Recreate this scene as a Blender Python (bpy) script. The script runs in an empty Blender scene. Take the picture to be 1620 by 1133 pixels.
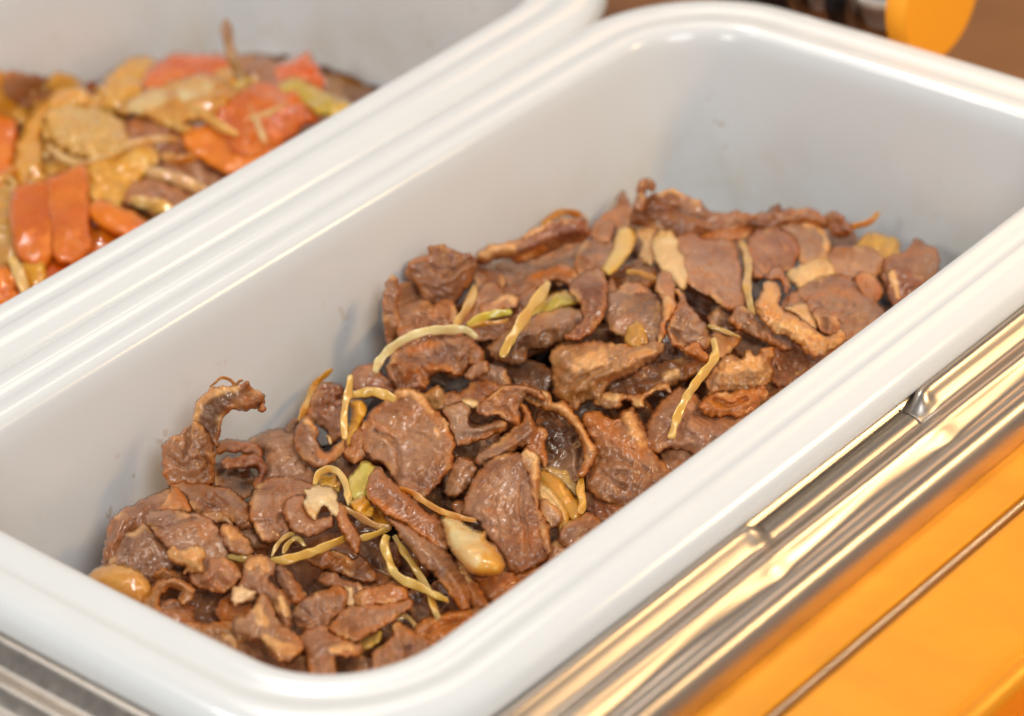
import bpy, math, random
import numpy as np
from mathutils import Matrix, Vector
from mathutils.geometry import delaunay_2d_cdt

random.seed(7); RNG = np.random.default_rng(7)
S = bpy.context.scene
COL = S.collection

# ------------------------------------------------------------------ camera
W, H, FPX = 1620.0, 1133.0, 4947.94
CAM = np.array([-0.34003706, -0.44571776, 0.39690103])
AZ, PIT, ROLL = 0.7571312139882164, 0.5591465752935315, -0.08259570417756662
fwd = np.array([math.cos(PIT)*math.cos(AZ), math.cos(PIT)*math.sin(AZ), -math.sin(PIT)])
rt = np.array([math.sin(AZ), -math.cos(AZ), 0.0]); up = np.cross(rt, fwd)
r2 = rt*math.cos(ROLL)+up*math.sin(ROLL); u2 = -rt*math.sin(ROLL)+up*math.cos(ROLL)
ROT = np.array([r2, u2, -fwd])
cd = bpy.data.cameras.new("camera"); cam = bpy.data.objects.new("camera", cd); COL.objects.link(cam)
cam.matrix_world = Matrix([[r2[i], u2[i], -fwd[i], CAM[i]] for i in range(3)]+[[0, 0, 0, 1]])
cd.sensor_width = 36; cd.lens = FPX/W*36; cd.clip_start = .01; cd.clip_end = 100
cd.dof.use_dof = True; cd.dof.focus_distance = 0.755; cd.dof.aperture_fstop = 10.5
S.camera = cam

# ------------------------------------------------------------------ world, lamps, exposure
w = bpy.data.worlds.new("World"); S.world = w; w.use_nodes = True
w.node_tree.nodes["Background"].inputs[0].default_value = (.96, .98, 1.0, 1)
w.node_tree.nodes["Background"].inputs[1].default_value = 0.25
S.view_settings.view_transform = 'Standard'; S.view_settings.look = 'None'
S.view_settings.exposure = -0.03; S.view_settings.gamma = 1.0

def lamp(name, loc, aim, size, power, color, shape='DISK'):
    l = bpy.data.lights.new(name, 'AREA'); l.shape = shape; l.size = size; l.energy = power; l.color = color
    o = bpy.data.objects.new(name, l); COL.objects.link(o); o.location = loc
    o.rotation_euler = (Vector(aim)-Vector(loc)).to_track_quat('-Z', 'Y').to_euler(); return o
lamp("ceiling_lamp", (0.80, 0.72, 1.25), (0.13, 0, 0), 0.55, 3.0, (1, .86, .70))
lamp("ceiling_lamp", (-0.30, -1.05, 1.10), (0.15, 0.05, 0), 0.75, 11.0, (.94, .97, 1))
lamp("ceiling_lamp", (-1.15, 0.0, 0.95), (0.1, 0, 0), 0.40, 5.2, (1, .99, .94))
lamp("spot_lamp", (0.55, 0.75, 1.3), (0.13, 0, 0), 0.06, 4.0, (1, .98, .95))
lamp("spot_lamp", (-0.25, 0.8, 1.35), (0.13, 0, 0), 0.055, 3.6, (1, .98, .95))
lamp("warm_lamp", (0.58, -0.42, 0.42), (0.31, -0.19, -0.01), 0.14, 0.36, (1, .66, .32)).data.spread = math.radians(68)
lamp("warm_lamp", (1.00, 0.42, 0.62), (0.15, -0.12, -0.01), 0.34, .9, (1, .48, .16))  # warm lamp added out of view for amber reflections in the steel

# ------------------------------------------------------------------ material helper
def mat(name):
    m = bpy.data.materials.new(name); m.use_nodes = True
    nt = m.node_tree; b = nt.nodes["Principled BSDF"]
    return m, nt, b
def N(nt, t, **k):
    n = nt.nodes.new(t)
    for a, v in k.items():
        if a.startswith('i_'): n.inputs[a[2:].replace('_', ' ')].default_value = v
        else: setattr(n, a, v)
    return n
def noise(nt, co, scale, detail=3, rough=.55):
    n = N(nt, 'ShaderNodeTexNoise'); n.inputs['Scale'].default_value = scale
    n.inputs['Detail'].default_value = detail; n.inputs['Roughness'].default_value = rough
    nt.links.new(co, n.inputs['Vector']); return n.outputs['Fac']
def ramp(nt, f, a, b, lo=0, hi=1):
    n = N(nt, 'ShaderNodeMapRange'); n.inputs[1].default_value = a; n.inputs[2].default_value = b
    n.inputs[3].default_value = lo; n.inputs[4].default_value = hi; nt.links.new(f, n.inputs[0]); return n.outputs[0]
def mixc(nt, f, a, b, mode='MIX'):
    n = N(nt, 'ShaderNodeMix', data_type='RGBA', blend_type=mode)
    for s, v in ((0, f), (6, a), (7, b)):
        if isinstance(v, (tuple, float, int)): n.inputs[s].default_value = v
        else: nt.links.new(v, n.inputs[s])
    return n.outputs[2]
def mth(nt, op, a, b=0.0):
    n = N(nt, 'ShaderNodeMath', operation=op)
    for s, v in ((0, a), (1, b)):
        if isinstance(v, (float, int)): n.inputs[s].default_value = v
        else: nt.links.new(v, n.inputs[s])
    return n.outputs[0]
def bump(nt, b, hgt, dist, strength=1.0, prev=None):
    n = N(nt, 'ShaderNodeBump'); n.inputs['Distance'].default_value = dist; n.inputs['Strength'].default_value = strength
    nt.links.new(hgt, n.inputs['Height'])
    if prev is not None: nt.links.new(prev, n.inputs['Normal'])
    nt.links.new(n.outputs[0], b.inputs['Normal']); return n.outputs[0]

# porcelain
M_POR, nt, b = mat("white_porcelain")
geo = N(nt, 'ShaderNodeNewGeometry'); sep = N(nt, 'ShaderNodeSeparateXYZ'); nt.links.new(geo.outputs['Position'], sep.inputs[0])
inside = ramp(nt, sep.outputs['Z'], -.012, -.030)
sp = ramp(nt, noise(nt, geo.outputs['Position'], 210, 2), .645, .70)
sp2 = ramp(nt, noise(nt, geo.outputs['Position'], 34, 2), .52, .66)
stain = mth(nt, 'MULTIPLY', mth(nt, 'MULTIPLY', sp, sp2), inside)
film = mth(nt, 'MULTIPLY', ramp(nt, noise(nt, geo.outputs['Position'], 45, 4), .42, .72, 0, .6), ramp(nt, sep.outputs['Z'], -.018, -.045))
c = mixc(nt, film, (.82, .82, .80, 1), (.68, .60, .46, 1))
c = mixc(nt, mth(nt, 'MULTIPLY', stain, .55), c, (.52, .33, .16, 1))
nt.links.new(c, b.inputs['Base Color'])
b.inputs['Roughness'].default_value = .16; b.inputs['IOR'].default_value = 1.5
nt.links.new(ramp(nt, noise(nt, geo.outputs['Position'], 60, 3), .3, .8, .12, .26), b.inputs['Roughness'])
bump(nt, b, noise(nt, geo.outputs['Position'], 40, 1), .00025, .2)

# stainless steel
M_STEEL, nt, b = mat("stainless_steel")
geo = N(nt, 'ShaderNodeNewGeometry')
mp = N(nt, 'ShaderNodeMapping'); mp.inputs['Scale'].default_value = (14, 420, 420); nt.links.new(geo.outputs['Position'], mp.inputs[0])
br = noise(nt, mp.outputs[0], 1.0, 3)
b.inputs['Base Color'].default_value = (.52, .46, .40, 1); b.inputs['Metallic'].default_value = 1
nt.links.new(ramp(nt, br, .3, .7, .28, .42), b.inputs['Roughness'])
bump(nt, b, br, .00004, .6)

# counter metal; its amber colour stands in for warm lamp light on it
def amber(name, colr, metal, r0, r1):
    m, nt, b = mat(name)
    geo = N(nt, 'ShaderNodeNewGeometry')
    mp = N(nt, 'ShaderNodeMapping'); mp.inputs['Scale'].default_value = (60, 25, 60); nt.links.new(geo.outputs['Position'], mp.inputs[0])
    n1 = noise(nt, mp.outputs[0], 1.0, 4)
    c = mixc(nt, ramp(nt, n1, .35, .7), colr, tuple(v*.86 for v in colr[:3])+(1,))
    pit = ramp(nt, noise(nt, geo.outputs['Position'], 900, 2), .70, .78, 0, .35)
    c = mixc(nt, pit, c, tuple(v*.6 for v in colr[:3])+(1,))
    nt.links.new(c, b.inputs['Base Color']); b.inputs['Metallic'].default_value = metal
    nt.links.new(ramp(nt, n1, .3, .7, r0, r1), b.inputs['Roughness'])
    bump(nt, b, noise(nt, geo.outputs['Position'], 700, 3), .00005, .5)
    return m
M_AMBER = amber("amber_lit_sheet", (.93, .36, .012, 1), .25, .30, .42)
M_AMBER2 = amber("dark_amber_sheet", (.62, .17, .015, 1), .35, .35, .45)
M_COUNTER = amber("brown_counter", (.30, .115, .03, 1), .0, .35, .5)

def simple(name, colr, rough, metal=0, coat=0):
    m, nt, b = mat(name); b.inputs['Base Color'].default_value = colr; b.inputs['Roughness'].default_value = rough
    b.inputs['Metallic'].default_value = metal; b.inputs['Coat Weight'].default_value = coat
    geo = N(nt, 'ShaderNodeNewGeometry'); bump(nt, b, noise(nt, geo.outputs['Position'], 300, 3), .00005, .4)
    return m
M_BLACK = simple("black_enamel", (.012, .012, .014, 1), .18, 0, .5)
M_CHROME = simple("chrome", (.62, .62, .64, 1), .16, 1)
M_CAP = simple("amber_cap_glow", (1.0, .40, .02, 1), .6, 0, 0)
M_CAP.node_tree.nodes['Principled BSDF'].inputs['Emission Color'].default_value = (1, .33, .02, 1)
M_CAP.node_tree.nodes['Principled BSDF'].inputs['Emission Strength'].default_value = .28  # glow added to the cap to stand in for lamp light falling on it

# food: vertex attribute "col": r = fat, g = glaze, b = edge; object colour = own colour of the piece
def food(name, coat, rough, fatc, glazec, grain, spark, sss=0.0, trans=0.0, var=.75, dkc=(.46, .36, .30, 1), ltc=(.70, .42, .24, 1), ltm=.4, crough=.17):
    m, nt, b = mat(name)
    oi = N(nt, 'ShaderNodeObjectInfo'); at = N(nt, 'ShaderNodeAttribute', attribute_name='col')
    sp = N(nt, 'ShaderNodeSeparateColor'); nt.links.new(at.outputs['Color'], sp.inputs[0])
    tc = N(nt, 'ShaderNodeTexCoord'); rnd = N(nt, 'ShaderNodeVectorMath', operation='SCALE'); rnd.inputs[0].default_value = (7, 3, 5)
    nt.links.new(oi.outputs['Random'], rnd.inputs['Scale'])
    ad = N(nt, 'ShaderNodeVectorMath', operation='ADD'); nt.links.new(tc.outputs['Object'], ad.inputs[0]); nt.links.new(rnd.outputs[0], ad.inputs[1])
    P = ad.outputs[0]
    rr = N(nt, 'ShaderNodeVectorRotate', rotation_type='EULER_XYZ'); nt.links.new(P, rr.inputs[0])
    rs = N(nt, 'ShaderNodeVectorMath', operation='SCALE'); rs.inputs[0].default_value = (9, 17, 31); nt.links.new(oi.outputs['Random'], rs.inputs['Scale'])
    nt.links.new(rs.outputs[0], rr.inputs['Rotation'])
    mp = N(nt, 'ShaderNodeMapping'); mp.inputs['Scale'].default_value = (90, 900, 500); nt.links.new(rr.outputs[0], mp.inputs[0])
    fib = noise(nt, mp.outputs[0], 1.0, 4, .6)
    n1 = noise(nt, P, 130, 4); n2 = noise(nt, P, 55, 3); n3 = noise(nt, P, 420, 3, .6); n4 = noise(nt, P, 1050, 2, .6)
    base = oi.outputs['Color']
    dk = mixc(nt, 1.0, base, dkc, 'MULTIPLY'); lt = mixc(nt, ltm, base, ltc)
    c = mixc(nt, ramp(nt, n1, .32, .62, 0, var), base, dk)
    c = mixc(nt, ramp(nt, n2, .46, .66, 0, .9), c, lt)
    c = mixc(nt, ramp(nt, fib, .38, .66, 0, .8*grain), c, dk)
    if grain > .9:
        c = mixc(nt, ramp(nt, noise(nt, P, 30, 2), .42, .62, 0, .55), c, (.50, .315, .235, 1))
        c = mixc(nt, ramp(nt, noise(nt, P, 38, 3), .54, .70, 0, .6), c, (.21, .075, .03, 1))
    # glaze on edges and patches
    g = mth(nt, 'ADD', sp.outputs[1], mth(nt, 'MULTIPLY', sp.outputs[2], ramp(nt, noise(nt, P, 85, 3), .38, .54)))
    g = mth(nt, 'ADD', g, ramp(nt, noise(nt, P, 75, 4), .54, .70, 0, .6))
    g = mth(nt, 'MINIMUM', mth(nt, 'MAXIMUM', g, 0.0), 1.0)
    c = mixc(nt, mth(nt, 'MULTIPLY', g, .88), c, glazec)
    f = mth(nt, 'MULTIPLY', sp.outputs[0], ramp(nt, n1, .28, .5, .55, 1))
    f = mth(nt, 'MINIMUM', f, 1.0)
    fc = mixc(nt, ramp(nt, n2, .4, .65), fatc, tuple(a*x for a, x in zip(fatc[:3], (.85, .62, .40)))+(1,))
    c = mixc(nt, f, c, fc)
    nt.links.new(c, b.inputs['Base Color'])
    b.inputs['Coat Weight'].default_value = coat; b.inputs['Coat Roughness'].default_value = crough*.8; b.inputs['Coat Tint'].default_value = (1, .84, .62, 1)
    nt.links.new(ramp(nt, mth(nt, 'ADD', n2, mth(nt, 'MULTIPLY', n3, .4)), .5, .9, rough, rough+.28), b.inputs['Roughness'])
    nt.links.new(ramp(nt, n1, .35, .65, coat*2.0, coat*.8), b.inputs['Coat Weight'])
    h1 = mth(nt, 'ADD', mth(nt, 'MULTIPLY', n1, .7), mth(nt, 'MULTIPLY', fib, .22*grain))
    h1 = mth(nt, 'ADD', h1, mth(nt, 'MULTIPLY', n3, .25))
    p = bump(nt, b, h1,   .00030*spark+.00012, .8)
    p2 = bump(nt, b, n4, .00022, .85*spark, p)
    nt.links.new(p2, b.inputs['Coat Normal'])
    b.inputs['Specular IOR Level'].default_value = .25
    if sss:
        b.inputs['Subsurface Weight'].default_value = sss; b.inputs['Subsurface Radius'].default_value = (1, .5, .25)
        b.inputs['Subsurface Scale'].default_value = .004
    if trans: b.inputs['Transmission Weight'].default_value = trans
    return m
FATC = (.80, .50, .24, 1); GLZ = (.50, .165, .022, 1)
M_MEAT = food("braised_meat", .6, .30, FATC, GLZ, 1.0, 1.0, .12)
M_ONION = food('cooked_onion', .7, .28, (.95, .85, .55, 1), (.78, .43, .05, 1), .25, .35, .5, .14, .5, (.80, .60, .32, 1), (1, .80, .44, 1), .35, .08)
M_CARROT = food('glazed_carrot', .8, .3, (.9, .5, .1, 1), (.60, .13, .012, 1), .1, .5, .3, 0, .6, (.65, .42, .4, 1), (1, .42, .01, 1), .4, .07)
M_FAT = food('meat_fat', .6, .32, (1, .86, .62, 1), (.72, .33, .08, 1), .25, .8, .4, 0, .45, (.84, .58, .36, 1), (1, .84, .62, 1), .3)
M_SAUCE, nt, b = mat("braising_sauce_gap_shade")
geo = N(nt, 'ShaderNodeNewGeometry')
c = mixc(nt, ramp(nt, noise(nt, geo.outputs['Position'], 120, 4), .4, .65), (.03, .012, .006, 1), (.10, .042, .018, 1))  # near-black tones put the shade of the gaps into the sauce colour
nt.links.new(c, b.inputs['Base Color']); b.inputs['Roughness'].default_value = .15; b.inputs['Coat Weight'].default_value = .6
bump(nt, b, noise(nt, geo.outputs['Position'], 260, 4), .002, .8)

M_SAUCE2, nt, b = mat("amber_vegetable_sauce")
geo = N(nt, 'ShaderNodeNewGeometry')
c = mixc(nt, ramp(nt, noise(nt, geo.outputs['Position'], 120, 4), .4, .65), (.22, .07, .012, 1), (.45, .20, .05, 1))
nt.links.new(c, b.inputs['Base Color']); b.inputs['Roughness'].default_value = .12; b.inputs['Coat Weight'].default_value = .6
bump(nt, b, noise(nt, geo.outputs['Position'], 260, 4), .001, .8)

TONE = {
 'brown': (.31, .127, .054), 'pink': (.42, .187, .098), 'grey': (.36, .19, .12), 'tan': (.56, .31, .12), 'dark': (.12, .05, .026),  # 'dark' puts gap shade and soaked-in sauce into the slice colour
 'red': (.34, .12, .055), 'orange': (.54, .215, .055), 'fat': (.80, .48, .22), 'gold': (.95, .55, .19), 'white': (1.0, .78, .56), 'cream': (.88, .62, .36),
 'onion': (.90, .62, .19), 'pale': (.92, .68, .34), 'green': (.80, .78, .14), 'amber': (.66, .30, .03), 'olive': (.60, .40, .11), 'ivory': (1.0, .88, .58),
 'carrot': (1.0, .30, .003), 'carrotd': (.72, .18, .003), 'pepper': (.74, .15, .003), 'cabbage': (.92, .50, .10), 'yel': (.88, .46, .03)}
def hasmat(k): return M_MEAT

# ------------------------------------------------------------------ object helpers
def tag(o, label=None, cat=None, group=None, kind=None):
    if label: o['label'] = label
    if cat: o['category'] = cat
    if group: o['group'] = group
    if kind: o['kind'] = kind
    return o
def meshobj(name, V, F, m, parent=None, origin=None, smooth=True):
    V = np.asarray(V, float)
    o0 = V.mean(0) if origin is None else np.asarray(origin, float)
    me = bpy.data.meshes.new(name)
    F = [tuple(int(i) for i in f) for f in F] if not isinstance(F, np.ndarray) else F
    me.from_pydata((V-o0).tolist(), [], F.tolist() if isinstance(F, np.ndarray) else F)
    me.materials.append(m)
    if smooth: me.polygons.foreach_set('use_smooth', [True]*len(me.polygons))
    me.update()
    ob = bpy.data.objects.new(name, me); COL.objects.link(ob)
    if parent is not None:
        ob.parent = parent; ob.location = o0-np.array(parent.location)
    else: ob.location = o0
    return ob
def empty(name, loc):
    o = bpy.data.objects.new(name, None); COL.objects.link(o); o.location = loc; o.empty_display_size = .02; return o

# ------------------------------------------------------------------ porcelain pans
LI, AI, RI = .293, .0725, .028      # inner opening: length, half width, corner radius
RIM = .0190
YC = (.0015, .1864)                # centre lines of the two pans
def catmull(P, n, closed=False):
    P = np.asarray(P, float); m = len(P); out = []
    rng = range(m) if closed else range(m-1)
    for i in rng:
        if closed: a, b_, c_, d = P[(i-1) % m], P[i], P[(i+1) % m], P[(i+2) % m]
        else: a, b_, c_, d = P[max(i-1, 0)], P[i], P[i+1], P[min(i+2, m-1)]
        for k in range(n):
            t = k/n
            out.append(.5*((2*b_)+(-a+c_)*t+(2*a-5*b_+4*c_-d)*t*t+(-a+3*b_-3*c_+d)*t**3))
    if not closed: out.append(P[-1])
    return np.array(out)
def rrect(x0, x1, y0, y1, r, bow=0.0, nc=14, ns=16):
    pts = []
    cs = [((x1-r, y1-r), 0), ((x0+r, y1-r), 90), ((x0+r, y0+r), 180), ((x1-r, y0+r), 270)]
    for i, ((cx, cy), a0) in enumerate(cs):
        for k in range(nc+1):
            a = math.radians(a0+90*k/nc); pts.append((cx+r*math.cos(a), cy+r*math.sin(a)))
        (nx, ny), a1 = cs[(i+1) % 4]; a1 = math.radians(a0+90)
        e = (cx+r*math.cos(a1), cy+r*math.sin(a1)); s = (nx+r*math.cos(a1), ny+r*math.sin(a1))
        for k in range(1, ns): pts.append((e[0]+(s[0]-e[0])*k/ns, e[1]+(s[1]-e[1])*k/ns))
    P = np.array(pts); cx, cy = (x0+x1)/2, (y0+y1)/2
    if bow:
        tx = (P[:, 0]-cx)/((x1-x0)/2); ty = (P[:, 1]-cy)/((y1-y0)/2)
        P[:, 1] += np.sign(ty)*bow*(1-tx**2)*np.clip(np.abs(ty)*3-2, 0, 1)
        P[:, 0] += np.sign(tx)*bow*.8*(1-ty**2)*np.clip(np.abs(tx)*3-2, 0, 1)
    return P
PROF = [(-24, -62), (-19, -61.4), (-15, -58.5), (-12.3, -52), (-10, -40), (-7.2, -22), (-5.2, -10), (-4.0, -4.6), (-2.4, -1.5), (-.4, -.2), (1.6, 0), (3.4, -.18), (5.0, -.48), (6.6, -.50), (8, -.25),
        (9.2, .1), (11.5, .15), (13.8, -.2), (16.0, -1.1), (17.8, -2.7), (18.8, -4.8), (18.9, -6.4), (18.0, -7.5), (15.8, -7.7), (12, -7.3), (6, -8.5), (3, -14), (0, -24), (-4, -46), (-8, -63), (-12, -66.5), (-24, -67)]
def build_pan(name, y0, label):
    pr = catmull(PROF, 4)/1000.0
    V = []; n = None
    for u, z in pr:
        r = max(RI+u*.8, .006)
        p = rrect(-u, LI+u, y0-AI-u, y0+AI+u, r, .0014)
        n = len(p); V += [(a, b_, z) for a, b_ in p]
    F = []
    for i in range(len(pr)-1):
        for k in range(n):
            k2 = (k+1) % n; F.append((i*n+k, i*n+k2, (i+1)*n+k2, (i+1)*n+k))
    F.append(tuple(range(n))); F.append(tuple((len(pr)-1)*n+k for k in range(n-1, -1, -1)))
    o = meshobj(name, V, F, M_POR, origin=(LI/2, y0, -.067))
    tag(o, label, 'serving pan', 'white porcelain buffet pans side by side')
    return o
PITCH = YC[1]
build_pan('porcelain_pan', YC[0], 'large white rectangular porcelain pan in the foreground filled with sliced brown meat')
build_pan('porcelain_pan', YC[1], 'white rectangular porcelain pan at upper left filled with carrots and cabbage')

# ------------------------------------------------------------------ steel frame round the pans
OUT = RIM
FR = [(-7, -8.6), (-1.0, -8.8), (.2, -8.8), (1.0, -8.0), (1.9, -7.0), (2.9, -7.2), (4.4, -8.8), (6.4, -10.4), (8.2, -10.5), (10.2, -9.4), (11.7, -8.2), (12.6, -8.2), (14.0, -9.4), (16.2, -10.7),
      (18.6, -10.9), (19.8, -10.0), (20.6, -8.0), (22.0, -6.2), (24.0, -5.3), (26.0, -6.0), (27.4, -8.0), (28.1, -10.5), (28.2, -16)]
def smooth(a, b_, x):
    t = np.clip((x-a)/(b_-a), 0, 1); return t*t*(3-2*t)
def build_frame():
    pr = catmull(FR, 5)/1000.0
    xr = np.unique(np.concatenate([np.linspace(.0, .42, 150), np.linspace(.095, .185, 160)]))[::-1]
    ya, yb, xa = YC[0]-AI-OUT, PITCH+AI+OUT, -OUT
    V = []; rows = []
    path = [('s', x) for x in xr if x > xa+.045] + [('c', a) for a in np.linspace(0, 90, 30)] + [('n', y) for y in np.linspace(ya+.045+.004, yb+.03, 50)]
    R = .045
    for kind, q in path:
        row = []
        for u, z in pr:
            if kind == 's':
                x, y = q, ya-u
                k = smooth(.104, .110, q)*(1-smooth(.166, .173, q))
                um = u*1000
                z2 = z
                # pressed section between the two notches
                z2 += -.0032*k*math.exp(-((um-2.2)/2.0)**2)
                z2 += -.0010*k*math.exp(-((um-6.0)/2.2)**2)
                for xc in (.1055, .1705):
                    g = math.exp(-((q-xc)/.0026)**2)
                    z2 += .0009*g*math.exp(-((um-4.2)/1.6)**2) - .0006*g*math.exp(-((um-1.4)/1.2)**2)
                for xc in (.098, .163):
                    g = math.exp(-((q-xc)/.004)**2)
                    z2 += .0006*g*math.exp(-((um-14.6)/1.8)**2)
                z2 += .00025*math.sin(q*95+um*.4)*math.exp(-((um-15)/4)**2)
                row.append((x, y, z2))
            elif kind == 'c':
                a = math.radians(q); rr = R+u
                row.append((xa+R-rr*math.sin(a), ya+R-rr*math.cos(a), z))
            else: row.append((xa-u, q, z))
        rows.append(row)
    n = len(pr); V = [p for r_ in rows for p in r_]
    F = [(i*n+k, i*n+k+1, (i+1)*n+k+1, (i+1)*n+k) for i in range(len(rows)-1) for k in range(n-1)]
    o = meshobj('steel_frame', V, F, M_STEEL, origin=(.14, ya, -.02))
    sm = o.modifiers.new('solid', 'SOLIDIFY'); sm.thickness = .0008; sm.offset = -1
    tag(o, 'ribbed stainless steel frame with pressed notches running along the edges of both pans', 'frame')
build_frame()

# ------------------------------------------------------------------ counter of metal sheets, amber lamp light put into their colour
def sweepx(name, prof, x0, x1, m, parent, nseg=2):
    pr = np.array(prof)/1000.0; n = len(pr); V = []
    xs = np.linspace(x0, x1, nseg)
    for x in xs: V += [(x, -p[0], p[1]) for p in pr]
    F = [(i*n+k, i*n+k+1, (i+1)*n+k+1, (i+1)*n+k) for i in range(nseg-1) for k in range(n-1)]
    return meshobj(name, V, F, m, parent, origin=((x0+x1)/2, -pr[0][0], pr[0][1]))
ct = empty('buffet_counter', (.15, -.145, -.03))
tag(ct, 'amber lit sheet metal buffet counter beside the steel frame at lower right', 'counter')
sweepx('inner_panel', catmull([(117.8, -16), (118.2, -13.2), (119.5, -12.5), (124, -12.2), (129.2, -11.6), (130.6, -11.4), (131.2, -12.0), (131.3, -16)], 4), -.3, .6, M_AMBER, ct)
sweepx('seam_trim', catmull([(131.4, -15), (131.6, -12.6), (132.2, -11.7), (132.8, -11.6), (133.3, -12.6), (133.5, -15)], 4), -.3, .6, M_STEEL, ct)
sweepx('outer_panel', catmull([(133.6, -16), (133.7, -13.0), (134.6, -11.9), (137, -11.6), (150, -11.5), (161.5, -11.6), (163.0, -12.0), (163.8, -11.6), (165.5, -10.9), (167.2, -12.0), (168.2, -15), (168.6, -30)], 4), -.3, .6, M_AMBER, ct)
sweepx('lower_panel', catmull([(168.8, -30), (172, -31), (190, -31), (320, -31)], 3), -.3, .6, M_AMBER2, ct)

g = meshobj('counter_surface', [(-1.5, -1.5, -.072), (2.5, -1.5, -.072), (2.5, 2.5, -.072), (-1.5, 2.5, -.072)], [(0, 1, 2, 3)], M_COUNTER, smooth=False)
tag(g, kind='structure')
g.data.materials[0] = M_COUNTER

# ------------------------------------------------------------------ black tube behind the pan
def lathe_y(name, prof, cx, cz, m, parent, n=48):
    V = []; F = []
    for y, r in prof:
        V += [(cx+r*math.cos(2*math.pi*k/n), y, cz+r*math.sin(2*math.pi*k/n)) for k in range(n)]
    for i in range(len(prof)-1):
        for k in range(n): F.append((i*n+k, i*n+(k+1) % n, (i+1)*n+(k+1) % n, (i+1)*n+k))
    F.append(tuple(range(n))); F.append(tuple((len(prof)-1)*n+k for k in range(n-1, -1, -1)))
    ob = meshobj(name, V, F, m, parent, origin=(cx, prof[0][0], cz))
    for p in ob.data.polygons:
        if len(p.vertices) > 4: p.use_smooth = False
    return ob
tb = empty('lid_tube', (.345, .1, -.0235)); tag(tb, 'black tube with chrome rings and an amber end cap lying behind the far rim', 'tube')
CX, CZ, RR = .345, -.004, .0185
lathe_y('tube_body', [(.26, RR), (.062, RR), (.0615, RR*.97)], CX, CZ, M_BLACK, tb)
lathe_y('chrome_ring', [(.0615, RR*.96), (.061, RR*1.03), (.055, RR*1.05), (.0485, RR*1.03), (.048, RR*.96)], CX, CZ, M_CHROME, tb)
lathe_y('tube_neck', [(.048, RR*.95), (.0405, RR*.95)], CX, CZ, M_BLACK, tb)
lathe_y('chrome_ring', [(.0405, RR*.96), (.040, RR*1.03), (.034, RR*1.06), (.0265, RR*1.04), (.026, RR*.98)], CX, CZ, M_CHROME, tb)
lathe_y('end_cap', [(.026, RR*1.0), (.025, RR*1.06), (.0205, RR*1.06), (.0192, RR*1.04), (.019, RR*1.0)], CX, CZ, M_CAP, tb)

# ------------------------------------------------------------------ piles
def ztop(x, y, pan=0):
    X = x*1000; Y = (y-YC[pan])*1000
    if pan:
        z = -40+5*np.exp(-((X-120)/60)**2-((Y-10)/50)**2)+3*np.exp(-((X-200)/40)**2-((Y-20)/40)**2)
    else:
        z = -42+16*np.exp(-((X-190)/50)**2-((Y+0)/60)**2)+9*np.exp(-((X-62)/36)**2-((Y-38)/32)**2)+8*np.exp(-((X-28)/30)**2-((Y+35)/35)**2)+7*np.exp(-((X-156)/22)**2-((Y-55)/20)**2)
        z = z+5*np.exp(-((X-110)/40)**2-((Y+40)/30)**2)
        z = z-6*np.exp(-((X-92)/16)**2-((Y-50)/16)**2)
    return z/1000
def rays(P):
    P = np.asarray(P, float)
    d = np.stack([(P[:, 0]-W/2)/FPX, -(P[:, 1]-H/2)/FPX, -np.ones(len(P))], 1) @ ROT
    return d/np.linalg.norm(d, axis=1, keepdims=True)
TS = np.linspace(.45, 1.35, 240)
def march(d, pan):
    X = CAM[0]+d[:, 0:1]*TS; Y = CAM[1]+d[:, 1:2]*TS; Z = CAM[2]+d[:, 2:3]*TS
    g_ = Z-ztop(X, Y, pan); s = np.argmax(g_ < 0, axis=1); s = np.maximum(s, 1)
    i = np.arange(len(d)); a, b_ = g_[i, s-1], g_[i, s]
    return TS[s-1]+(TS[s]-TS[s-1])*a/(a-b_)
def twall(d, pan, m=.002):
    y0 = YC[pan]
    # left wall  y-y0 <= .066 + .17*(z+.006) ; far wall x <= LI-.004+.17*(z+.006)
    t1 = ((y0+AI-.004-m+.17*(CAM[2]+.006))-CAM[1])/(d[:, 1]-.17*d[:, 2])
    t2 = ((LI-.004-m+.17*(CAM[2]+.006))-CAM[0])/(d[:, 0]-.17*d[:, 2])
    # rounded corner: a diagonal plane across it
    k = .7071; lim = (LI-.004+y0+AI-.004)*k - .0090-m
    nd = (d[:, 0]+d[:, 1])*k-.24*d[:, 2]; c0 = (CAM[0]+CAM[1])*k
    t3 = (lim+.24*(CAM[2]+.006)-c0)/nd
    return np.minimum(np.minimum(t1, t2), t3)

def vnoise(P, s, seed):
    """smooth 2-D gradient noise, about -1..1"""
    rg = np.random.default_rng(seed); G = rg.normal(size=(64, 64, 2)); G /= np.linalg.norm(G, axis=2, keepdims=True)+1e-9
    q = P/s+rg.uniform(0, 50, 2); i = np.floor(q).astype(int); f = q-i; u = f*f*f*(f*(f*6-15)+10)
    def gr(a, b_): return (G[(i[:, 0]+a) % 64, (i[:, 1]+b_) % 64]*(f-np.array([a, b_]))).sum(1)
    n = (1-u[:, 0])*((1-u[:, 1])*gr(0, 0)+u[:, 1]*gr(0, 1))+u[:, 0]*((1-u[:, 1])*gr(1, 0)+u[:, 1]*gr(1, 1))
    return n*1.5
def dist_poly(P, L, closed=False):
    A = np.asarray(L, float); B = np.roll(A, -1, 0) if closed else A[1:]
    A = A if closed else A[:-1]
    if len(A) == 0: return np.linalg.norm(P-np.asarray(L, float)[0], axis=1)
    D = np.full(len(P), 1e9)
    for a, b_ in zip(A, B):
        ab = b_-a; t = np.clip(((P-a)@ab)/max(ab@ab, 1e-9), 0, 1)
        D = np.minimum(D, np.hypot(*(P-a-t[:, None]*ab).T))
    return D
SEED = [100]
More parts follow.
